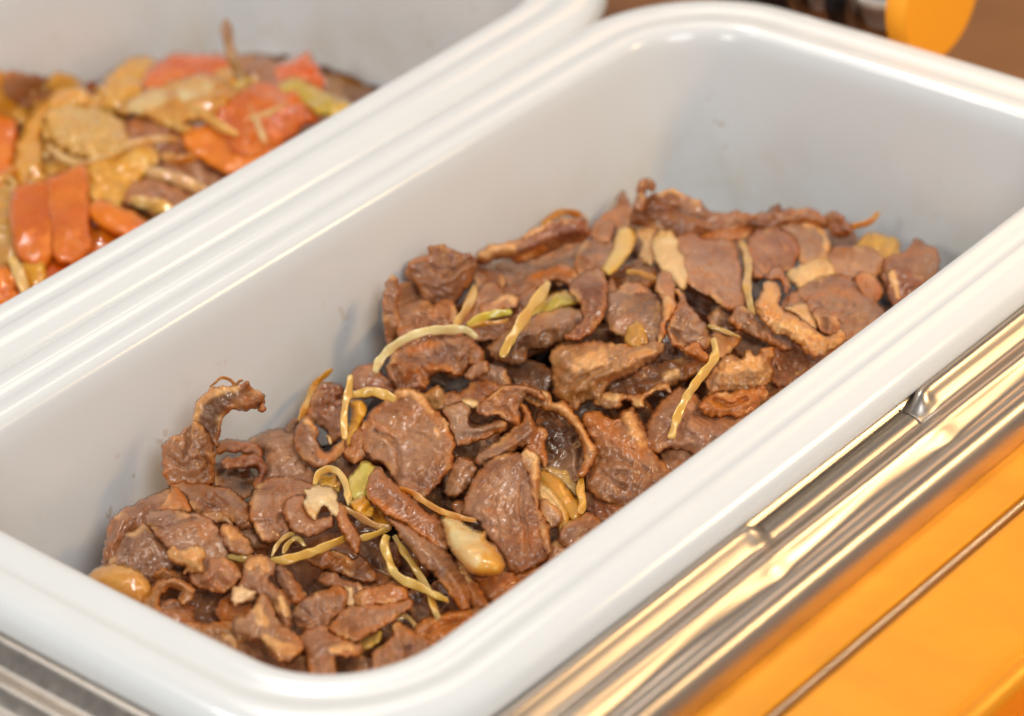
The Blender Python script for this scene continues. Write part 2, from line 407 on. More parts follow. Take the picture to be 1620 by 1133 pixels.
def slab_mesh(poly, sp=3.2, rag=1.0, straight=False):
    """outline (2-D) -> triangulated 2-D interior, distance to the edge, boundary flag"""
    SEED[0] += 1; sd = SEED[0]
    P = np.asarray(poly, float)
    per = np.linalg.norm(np.roll(P, -1, 0)-P, axis=1)
    C_ = catmull(P, 10, True) if not straight else np.concatenate([a+(b_-a)*np.linspace(0, 1, 10, endpoint=False)[:, None] for a, b_ in zip(P, np.roll(P, -1, 0))])
    L = np.concatenate([[0], np.cumsum(np.linalg.norm(np.roll(C_, -1, 0)-C_, axis=1))]); tot = L[-1]
    n = max(14, int(tot/sp)); s = np.linspace(0, tot, n, endpoint=False)
    Cc = np.vstack([C_, C_[:1]]); B = np.stack([np.interp(s, L, Cc[:, 0]), np.interp(s, L, Cc[:, 1])], 1)
    tg = np.roll(B, -1, 0)-np.roll(B, 1, 0); nr = np.stack([tg[:, 1], -tg[:, 0]], 1); nr /= np.linalg.norm(nr, axis=1, keepdims=True)+1e-9
    k = sp/3.2
    B = B+nr*(vnoise(B, 22*k, sd)[:, None]*2.6+vnoise(B, 8*k, sd+1)[:, None]*2.6)*rag*k
    x0, y0 = B.min(0); x1, y1 = B.max(0)
    gx, gy = np.meshgrid(np.arange(x0, x1, sp), np.arange(y0, y1, sp*.87)); gx = gx+(np.arange(gx.shape[0])[:, None] % 2)*sp/2
    Gp = np.stack([gx.ravel(), gy.ravel()], 1); Gp = Gp+np.random.default_rng(sd).uniform(-.18, .18, Gp.shape)*sp
    # inside test
    ins = np.zeros(len(Gp), bool); Bn = np.roll(B, -1, 0)
    for a, b_ in zip(B, Bn):
        c_ = (a[1] > Gp[:, 1]) != (b_[1] > Gp[:, 1])
        with np.errstate(divide='ignore', invalid='ignore'):
            xi = (b_[0]-a[0])*(Gp[:, 1]-a[1])/(b_[1]-a[1]+1e-12)+a[0]
        ins ^= c_ & (Gp[:, 0] < xi)
    Gp = Gp[ins]; D = dist_poly(Gp, B, True) if len(Gp) else np.zeros(0)
    Gp = Gp[D > sp*.75]
    # ring near the border
    ring = B-nr*sp*.38*1.0
    cen = None
    allp = np.vstack([B, Gp]) if len(Gp) else B
    out = delaunay_2d_cdt([Vector(p) for p in allp], [], [list(range(len(B)))], 1, 1e-5)
    V2 = np.array([[v.x, v.y] for v in out[0]]); T = np.array([list(f) for f in out[2] if len(f) == 3])
    d = dist_poly(V2, B, True)
    return V2, T, d, sd, sp

def solid(name, V2, T, d, posf, hfront, thick, rpx, colr, matr, attr):
    """front sheet and back sheet share the border; posf(h_mm) -> 3-D"""
    bd = d < 1e-3
    s = np.clip(d/rpx, 0, 1); prof = np.sqrt(np.clip(1-(1-s)**2, 0, 1))
    fr = posf(hfront+thick*.5*prof); bk = posf(hfront-thick*.5*prof)
    n = len(V2); idx = np.arange(n)+n; idx[bd] = np.arange(n)[bd]
    used = np.where(~bd)[0]; remap = np.full(n, -1); remap[used] = np.arange(len(used))+n
    bi = np.where(bd, np.arange(n), remap)
    V = np.vstack([fr, bk[used]])
    # orientation: front faces the viewer
    p = fr; a, b_, c_ = p[T[:, 0]], p[T[:, 1]], p[T[:, 2]]
    view = (posf(hfront+10)-posf(hfront))
    sgn = (np.cross(b_-a, c_-a)*view[T[:, 0]]).sum()
    if sgn < 0: T = T[:, ::-1]
    F = np.vstack([T, bi[T][:, ::-1]])
    bad = (F[:, 0] == F[:, 1]) | (F[:, 1] == F[:, 2]) | (F[:, 0] == F[:, 2])
    same = np.zeros(len(F), bool); same[len(T):] = bd[T].all(1)
    F = F[~(bad | same)]
    ob = meshobj(name, V, F, matr)
    ca = ob.data.color_attributes.new('col', 'FLOAT_COLOR', 'POINT')
    A = np.vstack([attr, attr[used]]); A = np.hstack([A, np.ones((len(A), 1))])
    ca.data.foreach_set('color', A.astype(np.float32).ravel())
    ob.color = (*colr, 1)
    return ob

def vary(c_, a=.10):
    k = 1+random.uniform(-a, a); return tuple(min(1, max(0, v*k*(1+random.uniform(-.04, .04)))) for v in c_)

def PX(poly, o, sc): return [(o[0]+a*sc, o[1]+b_*sc) for a, b_ in poly]
def parse(s):
    v = [float(t) for t in s.replace('(', ' ').replace(')', ' ').replace(',', ' ').split()]
    return list(zip(v[::2], v[1::2]))
TILE = {'A': (590, 280), 'B': (900, 270), 'C': (1180, 300), 'D': (240, 570), 'E': (560, 480), 'F': (840, 480), 'G': (1080, 440),
        'H': (140, 740), 'I': (390, 700), 'J': (560, 590), 'K': (660, 700), 'L': (200, 860), 'M': (440, 860), 'N': (840, 600), 'X': (0, 0), 'Z': (0, 30)}
def tp(t, s):
    sc = 1.0 if t == 'X' else (4.149 if t == 'Z' else 2.0)
    return PX(parse(s), TILE[t], sc)
LAY = 2.3
def slab(t, layer, poly, tone, label, name='meat_slice', cat='meat slice', m=None, bulge=2.0, th=2.4, tilt=(0, 0), stand=None, marks=(), rag=1.0, A=(2.2, 1.0, .2), edge=.8, pan=0, group=None, face=.12, lump=0, colr=None, glaze=0.0):
    P = np.array(tp(t, poly)); fatty = name == 'fat_piece' and tone != 'gold'
    if fatty: m = M_FAT
    bulge = bulge*(.5 if bulge < 4.9 else .85)
    if stand is None:      # the pieces run on a little under the ones that lie over them
        out_ = min(max((8.2-layer)*1.5, 0), 8)*(1.3 if pan else 1)
        ar = .5*np.sum(P[:, 0]*np.roll(P[:, 1], -1)-np.roll(P[:, 0], -1)*P[:, 1])
        tg = np.roll(P, -1, 0)-np.roll(P, 1, 0); nr = np.stack([tg[:, 1], -tg[:, 0]], 1)*np.sign(ar); nr /= np.linalg.norm(nr, axis=1, keepdims=True)
        P = P+nr*out_*min(1, math.sqrt(abs(ar))/60)
    V2, T, d, sd, sp = slab_mesh(P, 3.2 if not pan else 5.5, rag)
    c0 = V2.mean(0); dr = rays(V2); ac = np.array([c0]) if stand is None else np.array([tp(t, stand)[0]])
    if stand is not None: face = .92
    t0 = march(dr, pan); da = rays(ac)
    ta = march(da, pan)[0]
    if stand is not None: ta = min(ta, twall(da, pan, .006)[0])
    tpn = ta*(da[0]@fwd)/(dr@fwd)
    tb_ = t0*(1-face)+tpn*face
    q = (V2-c0)/100; tilt = (tilt[0]+random.uniform(-3, 3), tilt[1]+random.uniform(-3.5, 2.5))
    h = bulge*(1-(1-np.clip(d/max(d.max(), 1), 0, 1))**2)+q[:, 0]*tilt[0]+q[:, 1]*tilt[1]
    h = h+A[0]*vnoise(V2, 62, sd+2)
    r1 = vnoise(V2+6*np.stack([vnoise(V2, 30, sd+8), vnoise(V2, 30, sd+9)], 1), 24, sd+3); h = h+A[1]*random.uniform(.3, .95)*(3.2*np.sqrt(r1*r1+.004)-1)+A[1]*.25*vnoise(V2, 13, sd+4)
    h = h+A[2]*vnoise(V2, 7, sd+5)+(A[0]*.55*vnoise(V2, 34, sd+30) if stand is None else 0)
    h = h+1.3*np.exp(-(d/9.0)**2)*vnoise(V2, 20, sd+26)*(A[0]/2.2)
    fat = np.zeros(len(V2)); gl = np.full(len(V2), float(glaze)+(.3 if pan else 0))
    if lump:
        c_ = vnoise(V2, 11, sd+6); h = h+lump*np.sqrt(np.abs(c_)+.02)*.9
    if m is None and not fatty and d.max() > 12:
        big = min(1.0, d.max()/30)
        nn = vnoise(V2, 46, sd+20)+.25*vnoise(V2, 15, sd+21)
        h = h-.8*big*np.exp(-(nn/.10)**2)*np.clip(vnoise(V2, 60, sd+22)*3+.6, 0, 1)
        th_ = random.uniform(0, 3.14); R2 = V2@np.array([[math.cos(th_), -math.sin(th_)], [math.sin(th_), math.cos(th_)]])
        h = h+.28*(1-2*np.abs(vnoise(R2*np.array([.28, 1.0]), 7.5, sd+23)))
        fat = np.maximum(fat, np.clip((vnoise(V2, 34, sd+24)-.22)*4, 0, 1)*np.exp(-(d/9)**2)*.8)
    ed = np.exp(-(d/7.0)**2)*edge
    sc = 1.0 if t == 'X' else (4.149 if t == 'Z' else 2.0)
    for mk in marks:
        k, s, w_ = mk[0], tp(t, mk[1]), mk[2]; a_ = mk[3] if len(mk) > 3 else 1.0
        wob = 1+.35*vnoise(V2, 14, sd+7)
        D = dist_poly(V2+2.5*np.stack([vnoise(V2, 16, sd+10), vnoise(V2, 16, sd+11)], 1), s)
        e = np.exp(-(D/(w_*wob))**2)
        if k == 'c': h = h-a_*e
        elif k == 'r': h = h+a_*e
        elif k == 'f': fat = np.maximum(fat, np.clip(1.6*np.exp(-(D/(w_*wob))**4), 0, 1)); h = h+a_*e*(.8+.6*np.abs(vnoise(V2, 9, sd+12)))
        elif k == 'o': gl = np.maximum(gl, np.clip(1.2*e, 0, 1)*a_)
    hm = h+layer*LAY
    tw = twall(dr, pan)
    def posf(hh):
        tt = tb_-hh/1000.0
        return CAM+dr*np.minimum(tt, tw-(hh-hm+th*.5)/1000.0)[:, None]
    col = vary(TONE[tone] if colr is None else colr, .2)
    ob = solid(name, V2, T, d, posf, hm, th, max(4.0, th*1.9*(sp/3.2)**.3), col, m or M_MEAT, np.stack([fat, gl, ed], 1))
    tag(ob, label, cat, group)
    return ob

def strip(t, layer, line, wpx, tone, label, m=None, flat=.55, lift=(), name='onion_strip', cat='onion strip', taper=(.6, .75), pan=0, group=None, stand=False, glaze=0.0, wall=.0045):
    L = catmull(np.array(tp(t, line)), 8)
    n = len(L); dr = rays(L); tt = march(dr, pan)
    if stand: tt = np.full(n, min(tt[-1], twall(dr[-1:], pan, .004)[0]))
    lf = np.interp(np.linspace(0, 1, n), np.linspace(0, 1, len(lift)), lift) if len(lift) else 0
    tt = np.minimum(tt-(layer*LAY+1.2+lf)/1000, twall(dr, pan, wall))
    # smooth depth along the strip
    for _ in range(6): tt[1:-1] = (tt[:-2]+tt[1:-1]*2+tt[2:])/4
    C3 = CAM+dr*tt[:, None]
    tg = np.gradient(C3, axis=0); tg /= np.linalg.norm(tg, axis=1, keepdims=True)+1e-12
    vw = -dr; sd_ = np.cross(tg, vw); sd_ /= np.linalg.norm(sd_, axis=1, keepdims=True); up_ = np.cross(sd_, tg)
    s = np.linspace(0, 1, n); prof = np.minimum(1, np.minimum(taper[0]+(1-taper[0])*s/.18, taper[1]+(1-taper[1])*(1-s)/.18))
    SEED[0] += 1; nz = vnoise(L, 18, SEED[0]); nz2 = vnoise(L, 30, SEED[0]+7)
    hw = wpx*.43*tt/FPX*prof*(1+.3*nz); flat = flat*.72
    K = 12; V = []; tw_ = nz2*1.1
    for i in range(n):
        for k in range(K):
            a = 2*math.pi*k/K
            ca, sa = math.cos(a), math.sin(a)
            ca = math.copysign(abs(ca)**.6, ca); sa = math.copysign(abs(sa)**.6, sa)*flat
            c2, s2 = math.cos(tw_[i]), math.sin(tw_[i])
            V.append(C3[i]+hw[i]*((ca*c2-sa*s2)*sd_[i]+(ca*s2+sa*c2)*up_[i]))
    F = [(i*K+k, i*K+(k+1) % K, (i+1)*K+(k+1) % K, (i+1)*K+k) for i in range(n-1) for k in range(K)]
    V.append(C3[0]-tg[0]*hw[0]*.7); V.append(C3[-1]+tg[-1]*hw[-1]*.7)
    F += [(n*K, (k+1) % K, k) for k in range(K)]+[(n*K+1, (n-1)*K+k, (n-1)*K+(k+1) % K) for k in range(K)]
    ob = meshobj(name, V, F, m or M_ONION)
    ca_ = ob.data.color_attributes.new('col', 'FLOAT_COLOR', 'POINT')
    A_ = np.zeros((len(V), 4)); A_[:, 3] = 1; A_[:, 1] = glaze+.5*np.clip(np.concatenate([np.repeat(vnoise(L, 26, SEED[0]+3)*2-.3, K), [0, 0]]), 0, 1); ca_.data.foreach_set('color', A_.astype(np.float32).ravel())
    ob.color = (*vary(TONE[tone], .06), 1)
    tag(ob, label, cat, group); return ob

# bed of sauce and small scraps under the pieces, one for each pan
def bed(pan, name, label):
    y0 = YC[pan]
    xs = np.linspace(-.004, LI+.004, 150); ys = np.linspace(y0-AI+.0, y0+AI+.0, 80)
    X, Y = np.meshgrid(xs, ys, indexing='ij'); Z = ztop(X, Y, pan)-.0135
    P2 = np.stack([X.ravel(), Y.ravel()], 1)*1000
    Z = Z+(.0022*vnoise(P2, 14, 5+pan)+.0012*vnoise(P2, 5, 6)).reshape(X.shape)
    ins = np.minimum.reduce([X-.0, LI-X, Y-(y0-AI), (y0+AI)-Y])
    # clip to the tapering inside of the pan
    wmax = .0045+.17*(-Z-.006)
    Xc = np.clip(X, wmax+.0005, LI-wmax-.0005); Yc = np.clip(Y, y0-AI+wmax+.0005, y0+AI-wmax-.0005)
    V = np.stack([Xc, Yc, Z], 2).reshape(-1, 3); n = len(ys)
    F = [(i*n+j, (i+1)*n+j, (i+1)*n+j+1, i*n+j+1) for i in range(len(xs)-1) for j in range(n-1)]
    o = meshobj(name, V, F, M_SAUCE2 if pan else M_SAUCE); tag(o, label, None, None, 'stuff'); return o
bed(0, 'meat_juices', 'dark glossy juices and scraps at the bottom of the meat pan')
bed(1, 'vegetable_juices', 'dark amber juices at the bottom of the vegetable pan')

def filler(cx, cy, size, dep, tone, pan, label, group, m=None, name='meat_slice', cat='meat slice'):
    k = random.randint(7, 10); ph = random.uniform(0, 6.28); el = random.uniform(.5, .85)
    poly = []
    for i in range(k):
        a = 2*math.pi*i/k; r = size*random.uniform(.75, 1.15)
        x, y = r*math.cos(a), r*el*math.sin(a); poly.append((x*math.cos(ph)-y*math.sin(ph), x*math.sin(ph)+y*math.cos(ph)))
    V2, T, d, sd, sp = slab_mesh(poly, 1.0, .9)
    tx, ty = random.uniform(-.30, .30), random.uniform(-.30, .30)
    h = 1.6*vnoise(V2, 11, sd+2)+.5*(1-2*np.abs(vnoise(V2, 4, sd+3)))
    X = cx+V2[:, 0]/1000; Y = cy+V2[:, 1]/1000
    y0 = YC[pan]
    def posf(hh):
        Z = ztop(X, Y, pan)+(-dep+hh+V2[:, 0]*tx+V2[:, 1]*ty)/1000
        Z = np.maximum(Z, -.058)
        wm = .0062+.17*np.maximum(-Z-.006, 0)
        return np.stack([np.clip(X, wm, LI-wm), np.clip(Y, y0-AI+wm, y0+AI-wm), Z], 1)
    ob = solid(name, V2, T, d, posf, h, 3.0, 2.2, vary(tuple(v*(1 if pan else .7) for v in TONE[tone])), m or M_MEAT, np.stack([0*d, 0*d, np.exp(-(d/1.4)**2)*.8], 1))  # meat colour darkened for shade in the gaps and soaked-in sauce
    tag(ob, label, cat, group)

# ================================================================== the meat pan, traced piece by piece (tile, layer, outline, tone, label)
FG = 'small pieces of fat in the meat pan'
# --- far left of the pile
slab('A', 2.2, '(14,77)(19,79)(22,88)(20,104)(24,118)(26,136)(22,152)(14,146)(9,124)(7,104)(9,88)', 'brown', 'narrow upright meat slice at the left end of the rear heap touching the wall', marks=(('r', '(10,90)(9,120)', 3, .8),), stand='(18,130)')
slab('A', 3.6, '(26,80)(27,70)(32,64)(43,61)(44,56)(54,53)(62,57)(75,60)(82,66)(82,76)(78,84)(72,92)(66,100)(56,102)(46,102)(40,96)(34,86)', 'brown', 'large crumpled meat slice crowning the left end of the rear heap', bulge=3.5, A=(2.2, 1.3, .2), marks=(('c', '(78,66)(70,70)(58,79)', 3.5, 2.2), ('c', '(46,70)(52,74)(60,72)', 3, 1.2), ('c', '(40,86)(48,90)(52,96)', 3, 1.2), ('r', '(58,84)(68,76)(76,70)', 5, 1.5)), stand='(56,96)')
slab('A', 4.8, '(21,89)(30,85)(37,88)(41,97)(46,103)(53,101)(62,98)(64,105)(64,113)(68,124)(62,136)(44,142)(28,140)(21,124)(20,104)', 'pink', 'knobbly pinkish meat slice below the crumpled one at the far left', bulge=3, A=(1.8, 1.5, .25), lump=.9, marks=(('c', '(22,113)(34,108)(44,112)(50,120)', 2.5, 1.8), ('c', '(40,100)(42,110)', 2.5, 1.5)))
slab('A', 3.0, '(83,69)(89,69)(95,73)(99,78)(101,87)(98,95)(90,100)(84,106)(76,108)(74,99)(80,90)(84,84)(80,78)', 'pink', 'small pink meat slice between the crumpled slice and the dark hollow', bulge=2.5)
slab('A', 5.2, '(80,66)(84,58)(92,53)(104,52)(116,49)(124,41)(136,37)(150,33)(162,32)(170,36)(172,46)(164,52)(152,54)(140,60)(128,66)(116,69)(108,66)(96,66)(88,69)', 'red', 'long rolled meat slice with a ragged fatty left end against the left wall', bulge=4.5, marks=(('f', '(86,61)(98,58)(110,58)', 8, .8), ('f', '(120,46)(134,40)', 4, .4), ('r', '(112,58)(140,48)(166,40)', 8, 1.6), ('o', '(116,64)(136,58)', 6)), edge=1.0, stand='(130,66)')
slab('A', 1.6, '(100,72)(116,70)(132,66)(150,58)(168,54)(178,60)(168,70)(150,74)(136,80)(122,86)(108,92)(102,84)', 'grey', 'shaded grey meat slice under the long rolled slice', bulge=2, marks=(('r', '(112,80)(136,72)(160,62)', 6, 1.4),))
slab('A', 3.2, '(100,94)(108,88)(118,83)(130,77)(146,71)(156,74)(163,80)(160,86)(148,80)(138,81)(130,86)(120,94)(108,98)', 'brown', 'curling strip of meat with an orange edge above the yellow onion strips', bulge=2.5, marks=(('o', '(128,79)(146,73)(158,78)', 5),))
strip('A', 2.5, '(132,41)(140,33)(150,28)(160,29)(170,36)', 13, 'amber', 'golden onion arc behind the long rolled slice at the left wall', lift=(1, 3, 1), wall=.003)
slab('A', 4.6, '(84,92)(92,84)(100,88)(106,94)(118,95)(126,88)(128,100)(122,112)(108,122)(92,128)(78,126)(68,118)(76,104)', 'pink', 'pink meat slice lying under the crossed yellow onion strips', bulge=2)
strip('A', 6.0, '(81,86)(78,96)(72,107)(65,117)', 17, 'pale', 'cream onion strip beside the knobbly pink slice', taper=(.8, .5), flat=.4)
slab('A', 6.4, '(84,104)(90,99)(100,95)(108,92)(114,95)(113,102)(104,104)(96,107)(88,107)', 'orange', 'orange scrap of meat tipped with pale fat above the greenish strip', bulge=2, th=3, marks=(('f', '(98,97)(106,94)(111,97)', 6, 1.2),), lump=.6)
slab('A', 5.4, '(122,112)(128,104)(136,97)(144,92)(152,91)(158,95)(162,99)(152,102)(142,107)(134,111)', 'green', 'translucent green yellow onion chunk between the yellow strip and purple roll', m=M_ONION, name='onion_piece', cat='onion piece', bulge=2, rag=.5)
strip('A', 8.0, '(139,83)(134,92)(126,102)(119,113)(112,124)(106,134)(102,142)', 21, 'onion', 'long yellow onion strip slanting across the left of the rear heap', flat=.4, taper=(.5, .45), lift=(1, 2, 2, 0))
strip('E', 6.2, '(90,17)(102,11)(114,8)(124,7)', 15, 'green', 'short greenish onion strip left of the long yellow strip', flat=.45)
strip('E', 5.8, '(92,19)(104,16)(116,15)(122,13)', 9, 'amber', 'amber edge strip directly under the short greenish strip')
strip('E', 8.0, '(17,54)(20,46)(29,36)(43,27)(58,22)(74,21)(88,21)(97,27)', 17, 'ivory', 'arched ivory onion strip bridging the gap at the left wall', flat=.5, lift=(0, 1, 3, 3, 2, 0), taper=(.8, .5))
slab('E', 5.8, '(26,50)(32,42)(42,35)(56,30)(72,28)(88,28)(96,32)(99,40)(92,46)(88,52)(84,56)(76,55)(66,54)(60,58)(56,66)(44,70)(36,68)(30,58)', 'red', 'shiny reddish meat slice tucked under the arched ivory strip', bulge=4, A=(2.2, 1.6, .3), lump=.8, marks=(('o', '(44,38)(52,34)(66,31)', 7), ('r', '(32,44)(40,56)', 6, 1.5), ('o', '(52,54)(64,50)(74,50)', 6, .7)))
slab('E', 7.0, '(90,39)(96,33)(102,38)(102,46)(97,51)(91,47)', 'brown', 'small brown lump under the lower end of the long yellow strip', bulge=3, lump=.5)
slab('E', 8.2, '(88,57)(91,51)(97,45)(106,46)(107,52)(101,57)(93,61)', 'orange', 'small orange knob of meat just below the long yellow strip', bulge=3, lump=.8)
slab('E', 4.6, '(98,57)(107,49)(115,50)(121,57)(124,66)(114,70)(104,64)', 'brown', 'rounded brown meat bit right of the small orange knob', bulge=3)
slab('E', 5.8, '(116,26)(126,18)(130,14)(144,10)(160,6)(172,4)(181,8)(179,20)(171,27)(160,30)(148,35)(138,37)(136,44)(130,48)(118,46)(110,43)(106,36)(112,31)', 'grey', 'purple grey rolled meat slice in the middle of the rear heap', bulge=6, marks=(('c', '(176,11)(177,17)', 6, 3), ('r', '(124,28)(146,20)(168,12)', 9, 2)), A=(1.2, .5, .2), edge=.5)
slab('X', 8.6, '(900,455)(912,436)(928,426)(944,422)(956,430)(962,454)(960,478)(958,496)(946,516)(930,532)(912,540)(898,538)(892,532)(906,520)(920,508)(922,494)(914,478)', 'red', 'smooth reddish leaf shaped meat flap folded down beside the purple roll', bulge=3.5, A=(1.0, .5, .12), edge=.7)
# --- back centre
slab('B', 3.8, '(48,42)(50,30)(54,23)(68,19)(76,15)(84,14)(92,20)(104,24)(112,31)(122,33)(136,32)(146,36)(150,42)(138,46)(126,50)(112,52)(98,54)(84,54)(76,50)(66,46)(56,44)', 'brown', 'long meat slice stretched along the top of the pile at the far wall', bulge=4, marks=(('f', '(72,18)(82,15)(90,19)', 4, .4), ('c', '(60,34)(84,32)(108,40)', 5, 1.2)), stand='(100,50)')
slab('B', 5.0, '(51,30)(52,20)(55,10)(60,5)(66,7)(69,12)(67,16)(62,15)(61,22)(62,30)(57,34)', 'brown', 'small upright curl of meat sticking up at the highest point of the pile', bulge=3, marks=(('f', '(57,18)(60,22)', 3, .4), ('c', '(63,10)(66,13)', 3, 1.6)), stand='(100,50)')
slab('B', 4.6, '(18,52)(20,44)(27,37)(36,31)(40,23)(43,18)(47,28)(49,38)(47,45)(40,47)(33,42)(27,47)(23,53)', 'red', 'dark orange pointed meat spike left of the upright curl', bulge=2.5, glaze=.35)
slab('B', 5.6, '(22,54)(25,44)(31,39)(36,42)(34,50)(33,57)(27,57)', 'orange', 'small orange knob of meat at the foot of the pointed spike', bulge=3, lump=.6)
slab('B', 4.8, '(6,68)(12,58)(20,55)(27,58)(34,58)(34,68)(28,78)(20,82)(10,82)', 'brown', 'brown meat slice behind the wide pale onion wedge', bulge=3)
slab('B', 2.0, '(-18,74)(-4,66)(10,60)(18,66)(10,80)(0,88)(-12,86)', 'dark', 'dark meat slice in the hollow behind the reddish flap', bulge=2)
slab('B', 8.4, '(25,77)(32,66)(36,56)(38,47)(44,43)(50,45)(53,51)(51,61)(46,69)(40,77)(32,83)', 'onion', 'wide pale yellow onion wedge standing above the reddish flap', m=M_ONION, name='onion_wedge', cat='onion wedge', bulge=3, th=4, rag=.4, A=(.5, .2, .05), edge=.3)
slab('B', 5.2, '(54,50)(58,44)(66,42)(69,46)(66,52)(70,60)(67,68)(64,74)(58,70)(56,64)(59,58)', 'cream', 'knobbly pale fat lumps between the onion wedge and the cream fat piece', name='fat_piece', cat='fat piece', bulge=2.5, lump=1.6, edge=.2)
slab('B', 7.2, '(66,55)(71,48)(79,47)(85,52)(88,62)(92,72)(94,86)(92,94)(86,94)(79,84)(72,77)(68,67)', 'cream', 'large smooth cream coloured fat piece at the centre of the rear heap', name='fat_piece', cat='fat piece', bulge=5, lump=.4, edge=.15, A=(1.0, .5, .1), marks=(('c', '(75,50)(78,62)(76,72)', 2.5, 1.2),))
slab('B', 6.2, '(84,56)(90,51)(98,50)(106,55)(118,55)(130,57)(133,66)(136,80)(138,94)(139,102)(132,110)(124,108)(112,99)(98,91)(92,84)(90,70)', 'pink', 'broad pink meat slice right of the cream fat piece', bulge=3.5, A=(1.6, .9, .2), marks=(('c', '(99,82)(106,79)(114,75)', 2.5, 1.2), ('c', '(100,92)(116,98)(132,106)', 4, 1.0), ('r', '(110,58)(128,60)', 5, 1)))
strip('B', 7.0, '(135,56)(140,64)(142,76)(141,90)(143,104)(146,114)', 15, 'olive', 'brown gold onion strip hanging down the right edge of the broad pink slice', flat=.4, glaze=.4, taper=(.6, .6))
slab('B', 4.6, '(98,53)(112,49)(124,44)(138,40)(145,42)(145,49)(134,54)(118,57)(106,56)', 'red', 'orange edged fold of meat above the broad pink slice', bulge=3, glaze=.45)
strip('B', 6.0, '(46,80)(56,81)(64,84)(72,88)', 12, 'amber', 'short amber onion strip above the purple slice in the middle', flat=.5)
slab('B', 2.4, '(36,84)(48,76)(58,72)(68,78)(66,90)(50,96)(38,96)', 'dark', 'dark meat scrap in the gap under the onion wedge', bulge=2)
slab('B', 5.0, '(26,96)(30,90)(34,86)(37,94)(36,104)(28,110)', 'pink', 'narrow pink meat edge tucked behind the reddish flap', bulge=2)
slab('B', 5.6, '(40,93)(44,88)(54,88)(62,92)(66,97)(54,98)(44,99)', 'red', 'ragged red meat edge along the top of the purple slice', bulge=2, lump=.8, glaze=.2)
slab('X', 6.0, '(960,470)(976,462)(1000,460)(1024,460)(1036,470)(1046,484)(1050,504)(1046,524)(1036,542)(1020,546)(1000,536)(984,530)(966,518)(958,500)', 'grey', 'purple grey meat slice right of the reddish flap in the centre', bulge=4, A=(1.3, .6, .2), edge=.4)
slab('F', 6.8, '(74,32)(75,23)(78,17)(83,14)(88,17)(91,24)(92,32)(87,36)(79,36)', 'tan', 'translucent brown onion knob at the foot of the purple slice', m=M_ONION, name='onion_piece', cat='onion piece', bulge=3, glaze=.4, lump=.5)
slab('X', 8.8, '(1036,440)(1048,428)(1060,431)(1066,448)(1068,470)(1074,482)(1064,498)(1056,514)(1052,532)(1046,546)(1036,552)(1035,542)(1041,522)(1046,500)(1046,478)(1038,460)', 'orange', 'upright orange strip of fatty meat in the centre of the rear heap', bulge=3, marks=(('f', '(1058,478)(1050,500)', 7, .8), ('f', '(1044,536)(1042,546)', 5, .5)), edge=.9)
slab('X', 8.2, '(1068,458)(1082,462)(1090,484)(1104,498)(1116,512)(1124,528)(1126,546)(1118,556)(1104,558)(1090,556)(1072,552)(1060,540)(1056,520)(1060,502)(1066,488)(1072,474)', 'pink', 'pink folded meat slice right of the upright orange strip', bulge=4, marks=(('r', '(1078,500)(1092,516)(1116,530)', 7, 2), ('c', '(1064,520)(1080,544)(1100,548)', 4, 2), ('o', '(1070,550)(1096,552)', 6, .7)))
slab('F', 9.2, '(118,36)(128,32)(134,31)(137,38)(142,41)(144,45)(138,47)(130,44)(123,40)', 'orange', 'bright orange scrap of fat under the pink folded slice', bulge=2.5, lump=.8, glaze=.5)
slab('F', 6.2, '(18,36)(30,32)(46,31)(60,32)(74,34)(90,32)(100,30)(105,34)(98,44)(88,49)(76,56)(66,60)(60,65)(56,71)(55,77)(46,76)(40,79)(34,84)(26,78)(20,74)(18,62)(17,48)', 'tan', 'broad tan meat slice folded like a pocket in the middle of the pan', bulge=5, A=(1.5, .5, .12), marks=(('r', '(36,70)(50,60)(74,50)(98,38)', 7, 2.2), ('c', '(30,66)(44,57)(56,52)', 3.5, 1.6), ('f', '(80,42)(92,38)', 6, .5), ('f', '(38,48)(56,42)', 12, .2)))
slab('F', 5.2, '(50,77)(56,71)(66,71)(76,73)(84,72)(92,70)(98,66)(108,63)(110,70)(102,68)(92,73)(88,76)(89,81)(82,81)(80,76)(72,77)(72,81)(64,83)(56,82)', 'tan', 'ragged fatty lower lip of the pocket slice with two drips of fat', bulge=2.5, lump=1.2, marks=(('f', '(60,73)(68,74)', 6, .8), ('f', '(84,79)(88,80)', 6, .8), ('f', '(94,70)(108,65)', 3, .4)))
slab('F', 4.2, '(56,69)(62,61)(74,56)(88,51)(104,48)(116,46)(130,44)(137,46)(128,55)(118,60)(108,64)(98,67)(84,71)(70,73)', 'brown', 'brown meat slice inside the mouth of the pocket slice', bulge=3, marks=(('f', '(108,58)(114,55)', 8, 1.2), ('c', '(66,66)(84,62)(98,58)', 3, 1.4)))
slab('F', 2.8, '(98,44)(104,38)(114,35)(124,38)(129,45)(126,54)(114,56)(104,52)', 'grey', 'shaded grey meat slice below the pink folded slice', bulge=3)
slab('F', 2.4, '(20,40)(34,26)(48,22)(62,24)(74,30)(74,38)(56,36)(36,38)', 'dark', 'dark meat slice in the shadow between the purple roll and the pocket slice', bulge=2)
slab('G', 6.6, '(22,44)(30,44)(38,46)(46,46)(45,51)(38,57)(31,64)(26,60)(24,52)', 'tan', 'small triangular meat piece at the top of the long greenish strip', bulge=2)
strip('G', 7.0, '(20,38)(30,41)(38,44)(45,47)', 9, 'olive', 'short olive onion sliver on top of the small triangular piece', flat=.6)
strip('F', 8.8, '(144,28)(146,38)(143,47)(135,57)(127,68)(120,80)(115,92)(111,106)', 17, 'onion', 'long pale green onion strip running down the right side of the pile', flat=.5, taper=(.5, .9), lift=(1, 1, 2, 1, 0))
